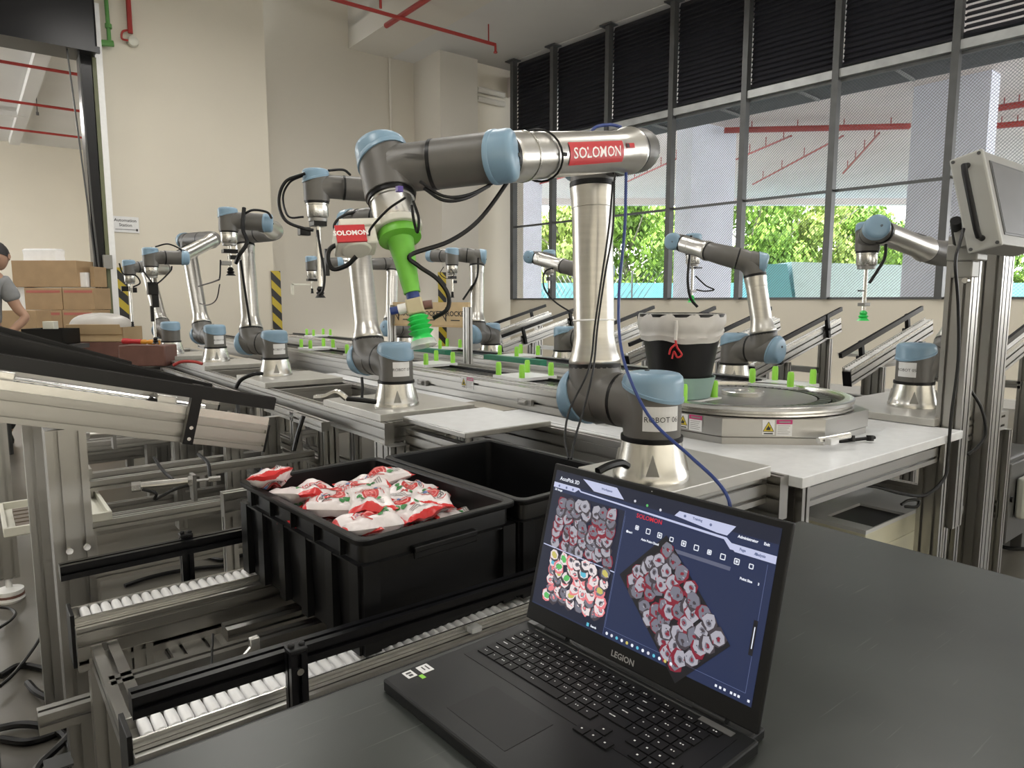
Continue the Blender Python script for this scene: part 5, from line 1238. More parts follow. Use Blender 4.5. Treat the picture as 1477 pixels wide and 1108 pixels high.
bagspots = [  # x y z in the crate, rotation, tilt x, tilt y, wording
 (-.125, -.235, .150, 20, 6, -8, 'at the front corner of the filled crate'), (-.02, -.225, .155, 170, -10, 5, 'against the front crate wall, left of middle'), (.085, -.215, .150, 60, 8, 12, 'against the front crate wall, right of middle'), (.150, -.165, .160, 100, 24, 10, 'standing at the right front corner of the filled crate'),
 (-.13, -.120, .158, -30, 10, 6, 'second from the front along the left crate wall'), (-.03, -.110, .175, 200, -6, -8, 'near the front middle of the filled crate'), (.075, -.105, .165, 20, 10, 10, 'right of centre in the filled crate'), (.155, -.055, .150, 80, 10, 26, 'against the right crate wall, nearer one'),
 (-.14, -.005, .160, 110, 12, -10, 'half way along the left crate wall'), (-.04, .005, .178, -15, 8, -6, 'in the very middle of the filled crate'), (.06, .005, .180, 190, -12, 8, 'right of the middle with its print upwards'), (.14, .06, .140, 10, 20, 14, 'against the right crate wall, farther one'),
 (-.14, .105, .165, 75, -14, -6, 'behind the half way bag along the left wall'), (-.05, .115, .170, 160, 12, 8, 'behind the middle of the crate, left one'), (.05, .110, .188, 5, 18, -4, 'highest on the heap behind the middle'), (.13, .155, .120, 50, 0, 10, 'low near the right rear of the filled crate'),
 (-.135, .205, .150, 30, 8, 12, 'near the left rear of the filled crate'), (-.04, .205, .160, 185, -16, 6, 'at the rear middle of the heap'), (.045, .200, .135, 95, 10, 0, 'low at the rear right of the heap'), (-.10, -.17, .190, 130, 8, 4, 'lying on top near the front corner'), (.01, -.165, .196, 15, -8, -6, 'lying on top with curved lettering near the front wall'),
 (.10, -.045, .200, -50, 6, 10, 'lying on top right of the middle'), (-.085, .055, .200, 240, 10, -8, 'lying on top left of the middle'), (.0, .06, .205, 80, -8, 8, 'lying on top just behind the middle'), (-.09, .155, .192, 20, 14, -4, 'lying on top towards the left rear'),
 (-.12, -.03, .205, 65, 8, 10, 'lying on top against the left wall'), (.12, -.13, .200, 150, 8, -14, 'lying on top at the right front'), (.09, .10, .212, 100, -8, 12, 'lying on top at the right rear'), (-.05, -.08, .216, -20, 6, 4, 'topmost towards the front'), (-.13, -.20, .198, 85, 5, 12, 'topmost in the front corner')]
for k, (x, y, z, rz, tx, ty, lab) in enumerate(bagspots):
    P, used = protos[k % 5]
    x = x * .80; y = y * .84; z = z + .020; tx *= .6; ty *= .6; p = W1(x, y, z)
    if not used: o = P; protos[k % 5][1] = True
    else: o = dup(P, p)
    o.location = p; o.rotation_euler = (R(tx), R(ty), R(rz)); o['label'] = 'white and red snack bag ' + lab; o['group'] = 'snack bags heaped in the crate'; o['category'] = 'snack bag'
o = dup(protos[1][0], W1(-.150, .215, .250)); o.rotation_euler = (R(22), R(10), R(165)); o['label'] = 'pale snack bag poking over the far left corner of the filled crate'; o['group'] = 'snack bags heaped in the crate'
o = dup(protos[3][0], W1(-.128, .090, .228)); o.rotation_euler = (R(-10), R(20), R(10)); o['label'] = 'snack bag with red end leaning on the left wall below the poking one'; o['group'] = 'snack bags heaped in the crate'

# ------------------------------------------------------------------ workbench
bn = thing('workbench', 'dark slate-green workbench with scratched top in the foreground', 'workbench', (.35, 0, 0))
MB().box((.34, -.18, .725), (2.40, 2.04, .040)).build('bench_top', 'bench', bn, smooth=False, bevel=.003)
MB().box((1.542, -.18, .725), (.004, 2.04, .036)).box((.34, .842, .725), (2.40, .004, .036)).build('edge_band', 'black', bn, smooth=False)
for x, y in ((-.8, .78), (1.48, .78), (-.8, -1.1), (1.48, -1.1)): MB().box((x, y, .352), (.06, .06, .704)).build('leg', 'steel', bn, smooth=False, bevel=.003)

# ------------------------------------------------------------------ laptop
hl = V((.668, .811, .7632)); hr = V((.687, .411, .7632)); ea = (hr - hl).normalized(); eb = V((ea.y, -ea.x, 0)) * 1.0
if eb.x > 0: eb = -eb
lap = thing('laptop', 'open black laptop showing bin picking software on its screen', 'laptop', (.55, .6, .745))
def B(a, b, z=0): return hl + ea * a + eb * b + UZ * z
AX = (ea, eb, UZ) if ea.cross(eb).z > 0 else (ea, eb, UZ)
def bbox(mb, a0, a1, b0, b1, z0, z1):
    vs = [B(a, b, z) for z in (z0, z1) for b in (b0, b1) for a in (a0, a1)]
    return mb.add(vs, [(0, 1, 3, 2), (4, 6, 7, 5), (0, 4, 5, 1), (2, 3, 7, 6), (0, 2, 6, 4), (1, 5, 7, 3)])
bbox(MB(), -.002, .400, .0, .262, -.0180, 0).build('base', 'laptop', lap, smooth=False, bevel=.003)
bbox(MB(), .012, .390, -.032, .002, -.0165, -.002).build('rear_vent_block', 'laptop', lap, smooth=False, bevel=.003)
bbox(MB(), .018, .382, .018, .140, .0002, .0006).build('keyboard_well', 'bezel', lap, smooth=False)
bbox(MB(), .03, .372, .010, .0125, .0003, .0012).build('speaker_strip', 'steel', lap, smooth=False)
bbox(MB(), .330, .375, .010, .020, .0003, .0014).build('status_strip', 'alu_dark', lap, smooth=False)
bbox(MB(), .110, .222, .160, .236, .0001, .0004).build('touchpad', 'bezel', lap, smooth=False)
for x, y in ((.004, .0),): pass
lg = MB(); k0 = {}
rows = [(.022, .0105, [(.0152)] * 20), (.0350, .0150, [.0158] * 13 + [.0305] + [.0158] * 4), (.0525, .0150, [.0235] + [.0158] * 12 + [.0228] + [.0158] * 4),
        (.0700, .0150, [.0275] + [.0158] * 11 + [.0348] + [.0158] * 4), (.0875, .0150, [.0368] + [.0158] * 10 + [.0435] + [.0158] * 4), (.1050, .0150, [.0200, .0158, .0158, .0158, .0880, .0158, .0158, .0200])]
for ri, (b0, kh, ws) in enumerate(rows):
    a = .024
    for ci, wdt in enumerate(ws):
        if a + wdt > .378: break
        key = (round(wdt, 4), kh)
        if key not in k0: k0[key] = bbox(MB(), a, a + wdt, b0, b0 + kh, .0006, .0024).build('key', 'key', lap, smooth=False); k0[key]['_a'] = a; k0[key]['_b'] = b0; o = k0[key]
        else:
            p_ = k0[key]; o = p_.copy(); COL.objects.link(o); o.parent = lap; o.location = ea * (a - p_['_a']) + eb * (b0 - p_['_b'])
        rnd = random.Random(ri * 40 + ci); n = 1 + (ci + ri) % 2
        for q in range(n): c = B(a + wdt * .35 + q * .0035, b0 + kh * .42, .0026); lg.box(c, (.0012 + .0010 * rnd.random() + (.004 if wdt > .02 and wdt < .08 else 0), .0016, .0002), ax=(ea, eb, UZ))
        a += wdt + .0020
p_ = k0[(.0158, .0150)]
arrows = [(.262, .116), (.244, .134), (.262, .134), (.280, .134)] + [(.300 + k * .0178, .1050) for k in range(4)] + [(.318 + k * .0178, .1225) for k in range(3)]
for a, b0 in arrows:
    o = p_.copy(); COL.objects.link(o); o.parent = lap; o.location = ea * (a - p_['_a']) + eb * (b0 - p_['_b']); lg.box(B(a + .0075, b0 + .0070, .0026), (.0022, .0022, .0002), ax=(ea, eb, UZ))
for o in k0.values(): del o['_a']; del o['_b']
o = lg.build('key_legends', 'leg', lap, smooth=False); o['kind'] = 'stuff'
for (a0, a1, b0, b1, m, lab) in ((.004, .022, .222, .236, 'label', 'small white sticker'), (.004, .024, .196, .214, 'label', 'larger white sticker'), (.024, .034, .216, .222, 'peg', 'tiny lime sticker')):
    o = bbox(MB(), a0, a1, b0, b1, .0001, .0004).build('sticker', m, lap, smooth=False); o['label'] = lab
mb = MB(); bbox(mb, .008, .012, .225, .233, .0005, .0006); bbox(mb, .014, .019, .226, .232, .0005, .0006); bbox(mb, .008, .02, .200, .202, .0005, .0006); bbox(mb, .008, .018, .206, .208, .0005, .0006); mb.build('sticker_print', 'ink', lap, smooth=False)
# lid: coordinates a along the hinge, c up the lid
Lv = V((.065, .004, .25)); ec = (Lv - ea * Lv.dot(ea)).normalized(); en = ea.cross(ec); en = en if en.dot(CC - hl) > 0 else -en
def LP(a, c, e=0): return hl + ea * a + ec * c + en * e
def lbox(mb, a0, a1, c0, c1, e0, e1):
    vs = [LP(a, c, e) for e in (e0, e1) for c in (c0, c1) for a in (a0, a1)]
    return mb.add(vs, [(0, 1, 3, 2), (4, 6, 7, 5), (0, 4, 5, 1), (2, 3, 7, 6), (0, 2, 6, 4), (1, 5, 7, 3)])
lbox(MB(), -.006, .396, .004, .254, -.007, 0).build('lid', 'bezel', lap, smooth=False, bevel=.002)
for a in (.04, .31): MB().cyl(LP(a, .0, -.003), LP(a + .045, .0, -.003), .006, 12).build('hinge', 'laptop', lap)
mb = MB(); lbox(mb, .1885, .1905, .2475, .2490, 0, .0003); mb.build('webcam', 'clear', lap, smooth=False)
vs, fs = text_faces('LEGION', .0115, 'CENTER', .0003)
er = ea  # reading direction, left to right for someone at the keyboard
MB().add([LP(.1915 + x, .0145 + y, .0004) for x, y in vs], fs).build('lettering', mat('silver_print', (.42, .42, .43), .35, .5), lap, smooth=False)
A0, A1, C0, C1 = .0015, .3835, .031, .2440
E = {}
for nm, c, s_ in (('navy', (.012, .022, .070), 1), ('navy_dark', (.006, .010, .030), 1), ('panel', (.012, .022, .060), 1), ('tab', (.50, .53, .72), 1), ('text', (.75, .78, .85), 1), ('white_', (.62, .62, .68), 1), ('redt', (.60, .02, .03), 1),
                  ('line', (.12, .15, .28), 1), ('field', (.10, .11, .17), 1), ('bagw', (.36, .35, .40), 1), ('bagw2', (.16, .16, .20), 1), ('bagr', (.20, .012, .03), 1), ('bagd', (.05, .04, .05), 1), ('blackbox', (.006, .006, .010), 1), ('cyan', (.10, .45, .60), 1), ('grn', (.10, .45, .12), 1), ('yel', (.55, .48, .12), 1), ('hotpink', (.75, .20, .22), 1), ('bagb', (.74, .66, .66), 1)):
    E[nm] = emi('screen_' + nm, c, s_)
scr = lbox(MB(), A0, A1, C0, C1, 0, .0004).build('screen', E['navy'], lap, smooth=False)
def poly(pts, e, m, nm='screen_shape'):
    return MB().add([LP(a, c, e) for a, c in pts], [tuple(range(len(pts)))]).build(nm, E[m], scr, smooth=False)
poly([(A0, .2115), (.150, .2115), (.150, .033), (A0, .033)], .0006, 'navy_dark', 'left_panel')
poly([(A0, .2245), (A1, .2245), (A1, C1), (A0, C1)], .0006, 'navy_dark', 'title_bar')
poly([(A0, .2235), (.053, .2235), (.060, .2195), (.3115, .2125), (.322, .2025), (A1, .2025), (A1, .2045), (.3225, .2105), (.315, .2155), (.061, .2215), (.055, .2250), (A0, .2250)], .0009, 'tab', 'white_band')
poly([(A0, .2170), (.048, .2170), (.058, .2245), (A0, .2245)], .0008, 'tab', 'tab_shape')
poly([(.060, .2405), (.128, .2405), (.1445, .2265), (.086, .2265)], .0008, 'tab', 'tab_shape')
poly([(.2335, .2245), (.240, .2320), (.3250, .2320), (.3150, .2180), (.30, .2180)], .0010, 'tab', 'tab_shape')
poly([(.3165, .2105), (A1, .2105), (A1, .2010), (.329, .2010)], .0011, 'tab', 'tab_shape')
poly([(.232, .1765), (.327, .1765), (.3275, .1815), (.2315, .1815)], .0009, 'field', 'search_field')
def txt(sx, s, size, a, c, m, al='LEFT', bold=.0002, e=.0014):
    vs, fs = text_faces(s, size, al, bold); MB().add([LP(a + x * sx, c + y, e) for x, y in vs], fs).build('screen_text', E[m], scr, smooth=False)
txt(1, 'AccuPick 3D', .0080, .013, .2325, 'text')
txt(1.05, 'SOLOMON', .0085, .172, .2100, 'redt', bold=.00012)
txt(1, 'Workspace', .0045, .100, .2335, 'line'); txt(1, 'Training', .0045, .262, .2275, 'line'); txt(1, 'Administrator', .0048, .330, .2210, 'text'); txt(1, 'Exit', .0048, .365, .2210, 'text')
txt(1, 'Page', .0046, .335, .2060, 'line'); txt(1, 'Analysis', .0046, .355, .2060, 'line'); txt(1, '2D Image', .0042, .006, .2140, 'text')
txt(1, 'Smart', .0042, .160, .1845, 'text'); txt(1, 'Auto Point Cloud', .0042, .187, .1800, 'text'); txt(1, 'Point Size', .0042, .342, .1720, 'text'); txt(1, '3', .0042, .366, .1720, 'text')
for k in range(10):
    a = .1765 + k * .0197; c = .1935 - .0004 * k; r_ = .0032
    mb = MB()
    for q0, q1 in (((-1, -1), (1, -1)), ((1, -1), (1, 1)), ((1, 1), (-1, 1)), ((-1, 1), (-1, -1))):
        A = V(q0) * r_ * (1 if k % 3 else .8); B_ = V(q1) * r_ * (1 if k % 3 else .8); n_ = V((-(B_ - A).y, (B_ - A).x)).normalized() * .0006
        mb.add([LP(a + p.x, c + p.y, .0012) for p in (A - n_, B_ - n_, B_ + n_, A + n_)], [(0, 1, 2, 3)])
    if k % 2 == 0: mb.add([LP(a - .0015, c - .0015, .0013), LP(a + .0015, c - .0015, .0013), LP(a + .0015, c + .0015, .0013), LP(a - .0015, c + .0015, .0013)], [(0, 1, 2, 3)])
    mb.build('tool_icon', E['text'], scr, smooth=False)
for (a, c, m_) in ((.014, .2205, 'line'), (.030, .2205, 'line'), (.044, .2205, 'line'), (.165, .2290, 'white_'), (.187, .2275, 'grn'), (.210, .2265, 'white_'), (.250, .2275, 'line'), (.290, .2255, 'line'), (.161, .1845, 'text'), (.358, .2060, 'line')):
    MB().add([LP(a + math.cos(t * PI / 3) * .0021, c + math.sin(t * PI / 3) * .0021, .0015) for t in range(6)], [tuple(range(6))]).build('tool_icon', E[m_], scr, smooth=False)
for q0, q1 in (((.1525, .2050), (.1525, .0440)), ((.1525, .0440), (.374, .0440)), ((.374, .0440), (.374, .1980)), ((.1510, .212), (.1510, .034))):
    A, B_ = V(q0), V(q1); n_ = V((-(B_ - A).y, (B_ - A).x)).normalized() * .00025
    poly([tuple(A - n_), tuple(B_ - n_), tuple(B_ + n_), tuple(A + n_)], .0010, 'line', 'panel_line')
poly([(.369, .130), (.3745, .130), (.3745, .088), (.369, .088)], .0011, 'blackbox', 'side_tag'); poly([(.3712, .122), (.3725, .122), (.3725, .096), (.3712, .096)], .0013, 'text', 'side_text')
for k in range(13):
    a = .158 + k * .0092; m_ = ('text', 'white_', 'cyan', 'text', 'yel', 'text', 'cyan')[k % 7]
    MB().add([LP(a + math.cos(t * PI / 4) * .0023, .0372 + math.sin(t * PI / 4) * .0023, .0013) for t in range(8)], [tuple(range(8))]).build('taskbar_icon', E[m_], scr, smooth=False)
poly([(.119, .0345), (.1235, .0345), (.1235, .0395), (.119, .0395)], .0013, 'cyan', 'taskbar_icon'); txt(1, 'Search', .0040, .127, .0370, 'text')
txt(1, '12:04', .0038, .357, .0382, 'text') if False else None
for a in (.334, .340, .346, .355, .360, .365, .378): poly([(a, .0355), (a + .003, .0355), (a + .003, .0385), (a, .0385)], .0013, 'text', 'taskbar_icon')
# pictures of the bag heap shown on the screen: many flat printed shapes
def heap(cx_, cy_, w_, h_, ang, nx, ny, seed, bright=False, e=.0012, back=None):
    rnd = random.Random(seed); ca, sa_ = math.cos(ang), math.sin(ang)
    def T(x, y): return (cx_ + x * ca - y * sa_, cy_ + x * sa_ + y * ca)
    if back: poly([T(-w_ * .56, -h_ * .56), T(w_ * .56, -h_ * .56), T(w_ * .56, h_ * .56), T(-w_ * .56, h_ * .56)], e - .0002, back, 'picture_ground')
    mats = [E['bagb'] if bright else E['bagw'], E['bagw2'], E['bagr'] if not bright else E['hotpink'], E['bagd'], E['yel'], E['grn'], E['cyan']]
    mb = MB(); zz = e
    for j in range(ny):
        for i in range(nx):
            x = -w_ / 2 + w_ * (i + .5 + rnd.uniform(-.28, .28)) / nx; y = -h_ / 2 + h_ * (j + .5 + rnd.uniform(-.28, .28)) / ny
            bw, bh = w_ / nx * .60, h_ / ny * .78; th = rnd.uniform(-.9, .9); zz += .000012
            def blob(dx, dy, rx, ry, k, n=9, jit=.12, z=0):
                P = []
                for t in range(n):
                    a = 2 * PI * t / n; r_ = 1 + rnd.uniform(-jit, jit); px_, py_ = dx + math.cos(a) * rx * r_, dy + math.sin(a) * ry * r_
                    q = T(x + px_ * math.cos(th) - py_ * math.sin(th), y + px_ * math.sin(th) + py_ * math.cos(th)); P.append(LP(q[0], q[1], zz + z))
                mb.slot(k); mb.add(P, [tuple(range(n))])
            blob(0, 0, bw * 1.08, bh * 1.05, 2 if rnd.random() < .4 else 3, z=0, jit=.2)
            blob(0, bh * .10, bw * .94, bh * .88, 0 if rnd.random() < .65 else 1, z=.000002, n=7, jit=.2)
            sx1, sy1 = rnd.uniform(-.3, .3) * bw, rnd.uniform(-.2, .3) * bh
            blob(sx1, sy1, bw * .42, bh * .34, 1, z=.000004, jit=.15); blob(sx1, sy1, bw * .30, bh * .22, 2 if rnd.random() < .6 else 3, z=.000005, n=6, jit=.3)
            for q_ in range(3): blob(rnd.uniform(-.6, .6) * bw, rnd.uniform(-.7, .7) * bh, bw * rnd.uniform(.08, .3), bh * .09, rnd.choice((3, 1, 2, 0)), z=.000007, n=5)
            if bright and rnd.random() < .3: blob(0, 0, bw * .7, bh * .5, rnd.choice((4, 5, 6, 2)), z=.000008, n=6)
    mb.build('bag_picture', mats, scr, smooth=False)
heap(.080, .1655, .118, .078, 0, 7, 6, 3)
heap(.083, .0835, .116, .072, 0, 7, 6, 4, bright=True)
poly([(.004, .125), (.152, .122), (.152, .1235), (.004, .1265)], .0016, 'tab', 'divider')
heap(.2530, .1060, .142, .088, R(-42), 8, 6, 6, back='blackbox')

# ------------------------------------------------------------------ operator panel on its post
po = thing('panel_post', 'tall twin aluminium post carrying the grey operator panel', 'post', (2.9, 1.0, 0))
def at_line(px, y=1.0): # the picture column met on the plane Y = y
    return aty(px, 600, y).x
x1 = at_line(1374); x2 = at_line(1420)
post(po, x1, 1.0, .42, 1.50, .085, .085); post(po, x1 + .02, 1.02, .05, .42, .04, .04)
post(po, x2, 1.0, .05, 1.52, .12, .08)
post(po, x1 + .075, 1.02, .45, 1.46, .03, .045, m='alu_dark')
MB().box((x1 + .07, .99, .46), (.10, .02, .03)).build('joiner', 'alu_bright', po)
foot((x1 + .02, 1.02, 0), po); foot((x2, 1.0, 0), po)
Bf = D(1444, 352, 2.30); ti = R(14); pu = V((0, math.sin(ti), math.cos(ti))); pb = V((0, math.cos(ti), -math.sin(ti))); px_ = V((1, 0, 0))
ph = .325; pw_ = .42; pd = .095
hm = thing('operator_panel', 'grey operator panel box with black handle and dark touch screen at the right edge', 'panel', Bf)
def HB(mb, x0, x1_, b0, b1, u0, u1):
    vs = [Bf + px_ * x + pb * b + pu * u for u in (u0, u1) for b in (b0, b1) for x in (x0, x1_)]
    return mb.add(vs, [(0, 2, 3, 1), (4, 5, 7, 6), (0, 1, 5, 4), (2, 6, 7, 3), (0, 4, 6, 2), (1, 3, 7, 5)])
HB(MB(), .012, pw_, 0, pd, 0, ph).build('housing', 'hmi', hm, smooth=False, bevel=.004)
HB(MB(), -.004, .014, -.004, pd + .004, -.004, ph + .004).build('end_casting', 'hmi_side', hm, smooth=False, bevel=.006)
HB(MB(), .05, pw_ - .03, -.003, .001, .035, ph - .03).build('screen_bezel', 'steel', hm, smooth=False, bevel=.002)
HB(MB(), .058, pw_ - .038, -.0042, -.002, .043, ph - .038).build('touch_screen', 'hmiscreen', hm, smooth=False)
for (b, u) in ((.008, .008), (pd - .008, .008), (.008, ph - .008), (pd - .008, ph - .008)):
    q = Bf + pb * b + pu * u; MB().cyl(q - px_ * .004, q - px_ * .007, .006, 10).build('screw', 'steel', hm)
pts = [Bf + px_ * -.004 + pb * .048 + pu * .035, Bf + px_ * -.034 + pb * .048 + pu * .040, Bf + px_ * -.040 + pb * .048 + pu * .065, Bf + px_ * -.040 + pb * .048 + pu * (ph - .065), Bf + px_ * -.034 + pb * .048 + pu * (ph - .040), Bf + px_ * -.004 + pb * .048 + pu * (ph - .035)]
MB().tube(pts, .010, 12).build('handle', 'black', hm)
q = D(1388, 345, 2.45); q2 = V((x1, 1.0, 1.47))
MB().box((Bf + pb * (pd + .02) + pu * .06 + px_ * .08), (.10, .05, .06), ax=(px_, pb, pu)).build('swivel_bracket', 'hmi', hm, bevel=.004)
MB().cyl(Bf + pb * (pd + .02) + pu * .12 + px_ * -.0, q2 + V((.0, .02, -.02)), .018, 12).build('swivel_arm', 'black', hm)
MB().box(q2 + V((-.01, -.01, -.03)), (.10, .10, .06)).box(q2 + V((-.02, -.01, -.09)), (.07, .07, .06)).build('clamp', 'hmi', hm, bevel=.005)
MB().cyl(q2 + V((-.07, -.03, -.13)), q2 + V((.05, -.03, -.13)), .010, 10).build('clamp_lever', 'alu_bright', hm)
hose([(1390, 330, 2.35), (1384, 352, 2.33), (1378, 380, 2.32), (1382, 440, 2.36), (1382, 520, 2.40), (1372, 600, 2.42), (1367, 660, 2.43), (1362, 690, 2.42), (1335, 714, 2.38), (1300, 712, 2.33), (1262, 702, 2.3), (1225, 700, 2.3), (1208, 706, 2.3)], .0055, 'black', 'long black cable running down the panel post to the cream cabinet')
hose([(1398, 560, 2.6), (1416, 590, 2.6), (1422, 625, 2.6), (1410, 645, 2.6), (1396, 656, 2.6)], .0055, 'black', 'black cable looping behind the panel post at table height')
hose([(1300, 728, 2.35), (1310, 722, 2.36), (1325, 722, 2.36), (1322, 731, 2.35), (1305, 731, 2.35)], .005, 'black', 'small black cable knot on the cream cabinet')

# ------------------------------------------------------------------ cream cabinet below the table
cb = thing('cabinet', 'low cream cabinet with a grey top and a dark square opening below the white table', 'cabinet', (2.72, 1.24, 0))
cx0, cx1, cy0, cy1, cz = 2.44, 3.06, 1.09, 1.44, .45
MB().box(((cx0 + cx1) / 2, (cy0 + cy1) / 2, cz / 2), (cx1 - cx0, cy1 - cy0, cz - .002)).build('body', 'cabinet', cb, smooth=False, bevel=.003)
o1 = [atz(*q, cz + .012) for q in ((1207, 742), (1265, 757), (1295, 740), (1232, 730))]
oc_ = sum(o1, V((0, 0, 0))) / 4
hx_, hy_ = .13, .085
mb = MB(); z0, z1 = cz - .002, cz + .012
for (xa_, xb_, ya_, yb_) in ((cx0, oc_.x - hx_, cy0, cy1), (oc_.x + hx_, cx1, cy0, cy1), (oc_.x - hx_, oc_.x + hx_, cy0, oc_.y - hy_), (oc_.x - hx_, oc_.x + hx_, oc_.y + hy_, cy1)):
    if xb_ > xa_ and yb_ > ya_: mb.box(((xa_ + xb_) / 2, (ya_ + yb_) / 2, (z0 + z1) / 2), (xb_ - xa_, yb_ - ya_, z1 - z0))
mb.build('top_sheet', 'cabtop', cb, smooth=False)
MB().box((oc_.x, oc_.y, cz + .0005), (hx_ * 2, hy_ * 2, .003)).build('dark_opening', 'black', cb, smooth=False)
MB().box(((cx0 + cx1) / 2 + .02, cy0 - .003, cz / 2 - .02), (cx1 - cx0 - .10, .006, cz - .10)).build('door', 'cabinet', cb, smooth=False, bevel=.002)

# ------------------------------------------------------------------ robot controller on the floor
q = atz(1441, 790, .10)
rc = thing('controller', 'dark grey controller box with a top handle standing on the floor at the right', 'controller', (q.x + .2, q.y + .12, 0))
c0 = V((q.x, q.y, 0)); 
MB().box(c0 + V((.235, .13, .10 + .215)), (.47, .26, .43)).build('case', 'ctrl', rc, bevel=.012)
MB().box(c0 + V((.245, -.005, .10 + .21)), (.44, .02, .39)).build('case_door', 'ctrl', rc, bevel=.006)
h_ = [c0 + V((.06 + a, .13, .53 + b)) for a, b in ((0, 0), (0, .05), (.015, .065), (.10, .065), (.115, .05), (.115, 0))]
MB().tube(h_, .011, 10).build('carry_handle', 'black', rc)
MB().box(c0 + V((.23, -.04, .33)), (.27, .04, .20)).build('pendant', 'ctrl_white', rc, bevel=.012)
MB().box(c0 + V((.24, -.062, .34)), (.22, .004, .14)).build('pendant_screen', 'hmiscreen', rc, smooth=False)
MB().cyl(c0 + V((.05, -.016, .33)), c0 + V((.05, -.026, .33)), .014, 12).build('door_lock', 'black', rc)
for x, y in ((.05, .04), (.42, .04), (.05, .22), (.42, .22)): MB().box(c0 + V((x, y, .05)), (.06, .05, .10)).build('case_foot', 'ctrl', rc, bevel=.003)
for k, pts in enumerate(([(1432, 775, 3.6), (1445, 770, 3.55), (1460, 775, 3.5), (1477, 768, 3.5)], [(1425, 782, 3.5), (1450, 790, 3.4), (1478, 792, 3.35)])):
    P = [atz(a, b, .012) for a, b, c in pts]; solo(MB().tube(cr(P), .010, 6), 'floor_cable', 'black', ('farther' if k == 0 else 'nearer') + ' black cable on the floor by the controller box', 'cable')

# ------------------------------------------------------------------ floor cables at the lower left
for k, (pts, lab) in enumerate((([(0, 975), (30, 960), (70, 968), (95, 985), (108, 1010), (100, 1040), (80, 1058), (40, 1070), (0, 1066)], 'outer loop of black cable on the floor at the lower left'),
    ([(0, 1050), (30, 1045), (62, 1048), (90, 1060), (104, 1085), (96, 1108)], 'inner loop of black cable on the floor at the lower left'),
    ([(40, 985), (55, 1000), (85, 1015), (104, 1030), (100, 1060), (60, 1100), (50, 1115)], 'black cable crossing the loops on the floor at the lower left'),
    ([(0, 905), (15, 895), (22, 885), (14, 878), (0, 876)], 'small black loop on the floor by the white levelling foot'),
    ([(0, 990), (20, 972), (45, 940), (58, 920)], 'thin black cable running back between the posts'))):
    P = [atz(a, b, .012 + .004 * k) for a, b in pts]; solo(MB().tube(cr(P), .011 if k < 3 else .006, 7), 'floor_cable', 'black', lab, 'cable')
for k, (pts) in enumerate(([(285, 800), (320, 808), (345, 803), (350, 795), (325, 790), (295, 793)], [(180, 845), (220, 832), (270, 822), (340, 815)])):
    P = [atz(a, b, .012) for a, b in pts]; solo(MB().tube(cr(P), .010, 6), 'floor_cable', 'black', ('coil of black cable on the floor behind the guide bar', 'straight black cable on the floor behind the roller rail')[k], 'cable')
# sheet metal foot of something at the very left edge
solo(MB().box(atz(-4, 1050, .20) + V((-.02, 0, 0)), (.04, .35, .40)), 'cable_duct', 'steel', 'dark upright duct at the bottom left edge', 'duct', smooth=False)

# ------------------------------------------------------------------ trolley with odds and ends, cartons, person
def box_open(mb, c, sx, sy, h, th, rz):
    X = V((math.cos(rz), math.sin(rz), 0)); Y = V((-X.y, X.x, 0)); c = V(c)
    mb.box(c + UZ * th / 2, (sx, sy, th), ax=(X, Y, UZ))
    for s_ in (-1, 1):
        mb.box(c + X * s_ * (sx / 2 - th / 2) + UZ * h / 2, (th, sy, h), ax=(X, Y, UZ)); mb.box(c + Y * s_ * (sy / 2 - th / 2) + UZ * h / 2, (sx, th, h), ax=(X, Y, UZ))
    return mb, X, Y
fa = -AZ
q = D(165, 514, 5.9); tz = q.z
tl = thing('trolley', 'low trolley holding cartons behind the big inclined conveyor', 'trolley', (q.x, q.y, 0))
X = Rt; Y = Fh
MB().box(V((q.x, q.y, tz - .02)) - Rt * .275, (1.15, .6, .04), ax=(X, Y, UZ)).build('trolley_top', 'steel', tl, smooth=False)
for sx in (-.68, .32):
    for sy in (-.25, .25): MB().box(V((q.x, q.y, (tz - .04) / 2)) + X * (sx - .1) + Y * sy, (.04, .04, tz - .04), ax=(X, Y, UZ)).build('leg', 'steel', tl, smooth=False)
c = V((q.x, q.y, tz)) + Fh * .0 - Rt * .06
mb, _, _ = box_open(MB(), c, .50, .34, .13, .012, fa + .1); solo(mb, 'tub', 'brick', 'brown plastic tub under the open carton', 'tub', smooth=False)
c2 = c + UZ * .132 + Rt * .01
mb, X2, Y2 = box_open(MB(), c2, .44, .30, .12, .006, fa); cr_ = thing('carton', 'open pale carton on the brown tub with a flap hanging towards us', 'carton', c2)
mb.build('carton_body', 'card2', cr_, smooth=False); MB().box(c2 - Fh * .17 + UZ * .105 - Fh * .01, (.44, .006, .085), ax=(Rt, (Fh * .93 + UZ * .3), UZ * .93 - Fh * .3)).build('flap', 'card2', cr_, smooth=False)
mb = MB(); n = 30; rings = []
for i in range(9):
    t = i / 8; rings.append([c2 + UZ * (.10 + .13 * math.sin(t * PI / 2) * (1 + .06 * math.sin(a_ * 5 + 2))) + Rt * math.cos(a_) * .25 * (1 - t ** 2.4) * (1 + .06 * math.sin(a_ * 4)) - Rt * .04 + Fh * math.sin(a_) * .15 * (1 - t ** 2.4) for a_ in [2 * PI * j / n for j in range(n)]])
solo(mb.loft(rings, cap=True), 'plastic_bag', 'bagfilm', 'crumpled clear plastic bag on top of the open carton', 'bag')
q = D(75, 496, 5.4); mb, _, _ = box_open(MB(), V((q.x, q.y, q.z - .0)), .31, .22, .12, .01, fa); solo(mb, 'tote', 'black', 'small black tote behind the black guide bars', 'tote', smooth=False)
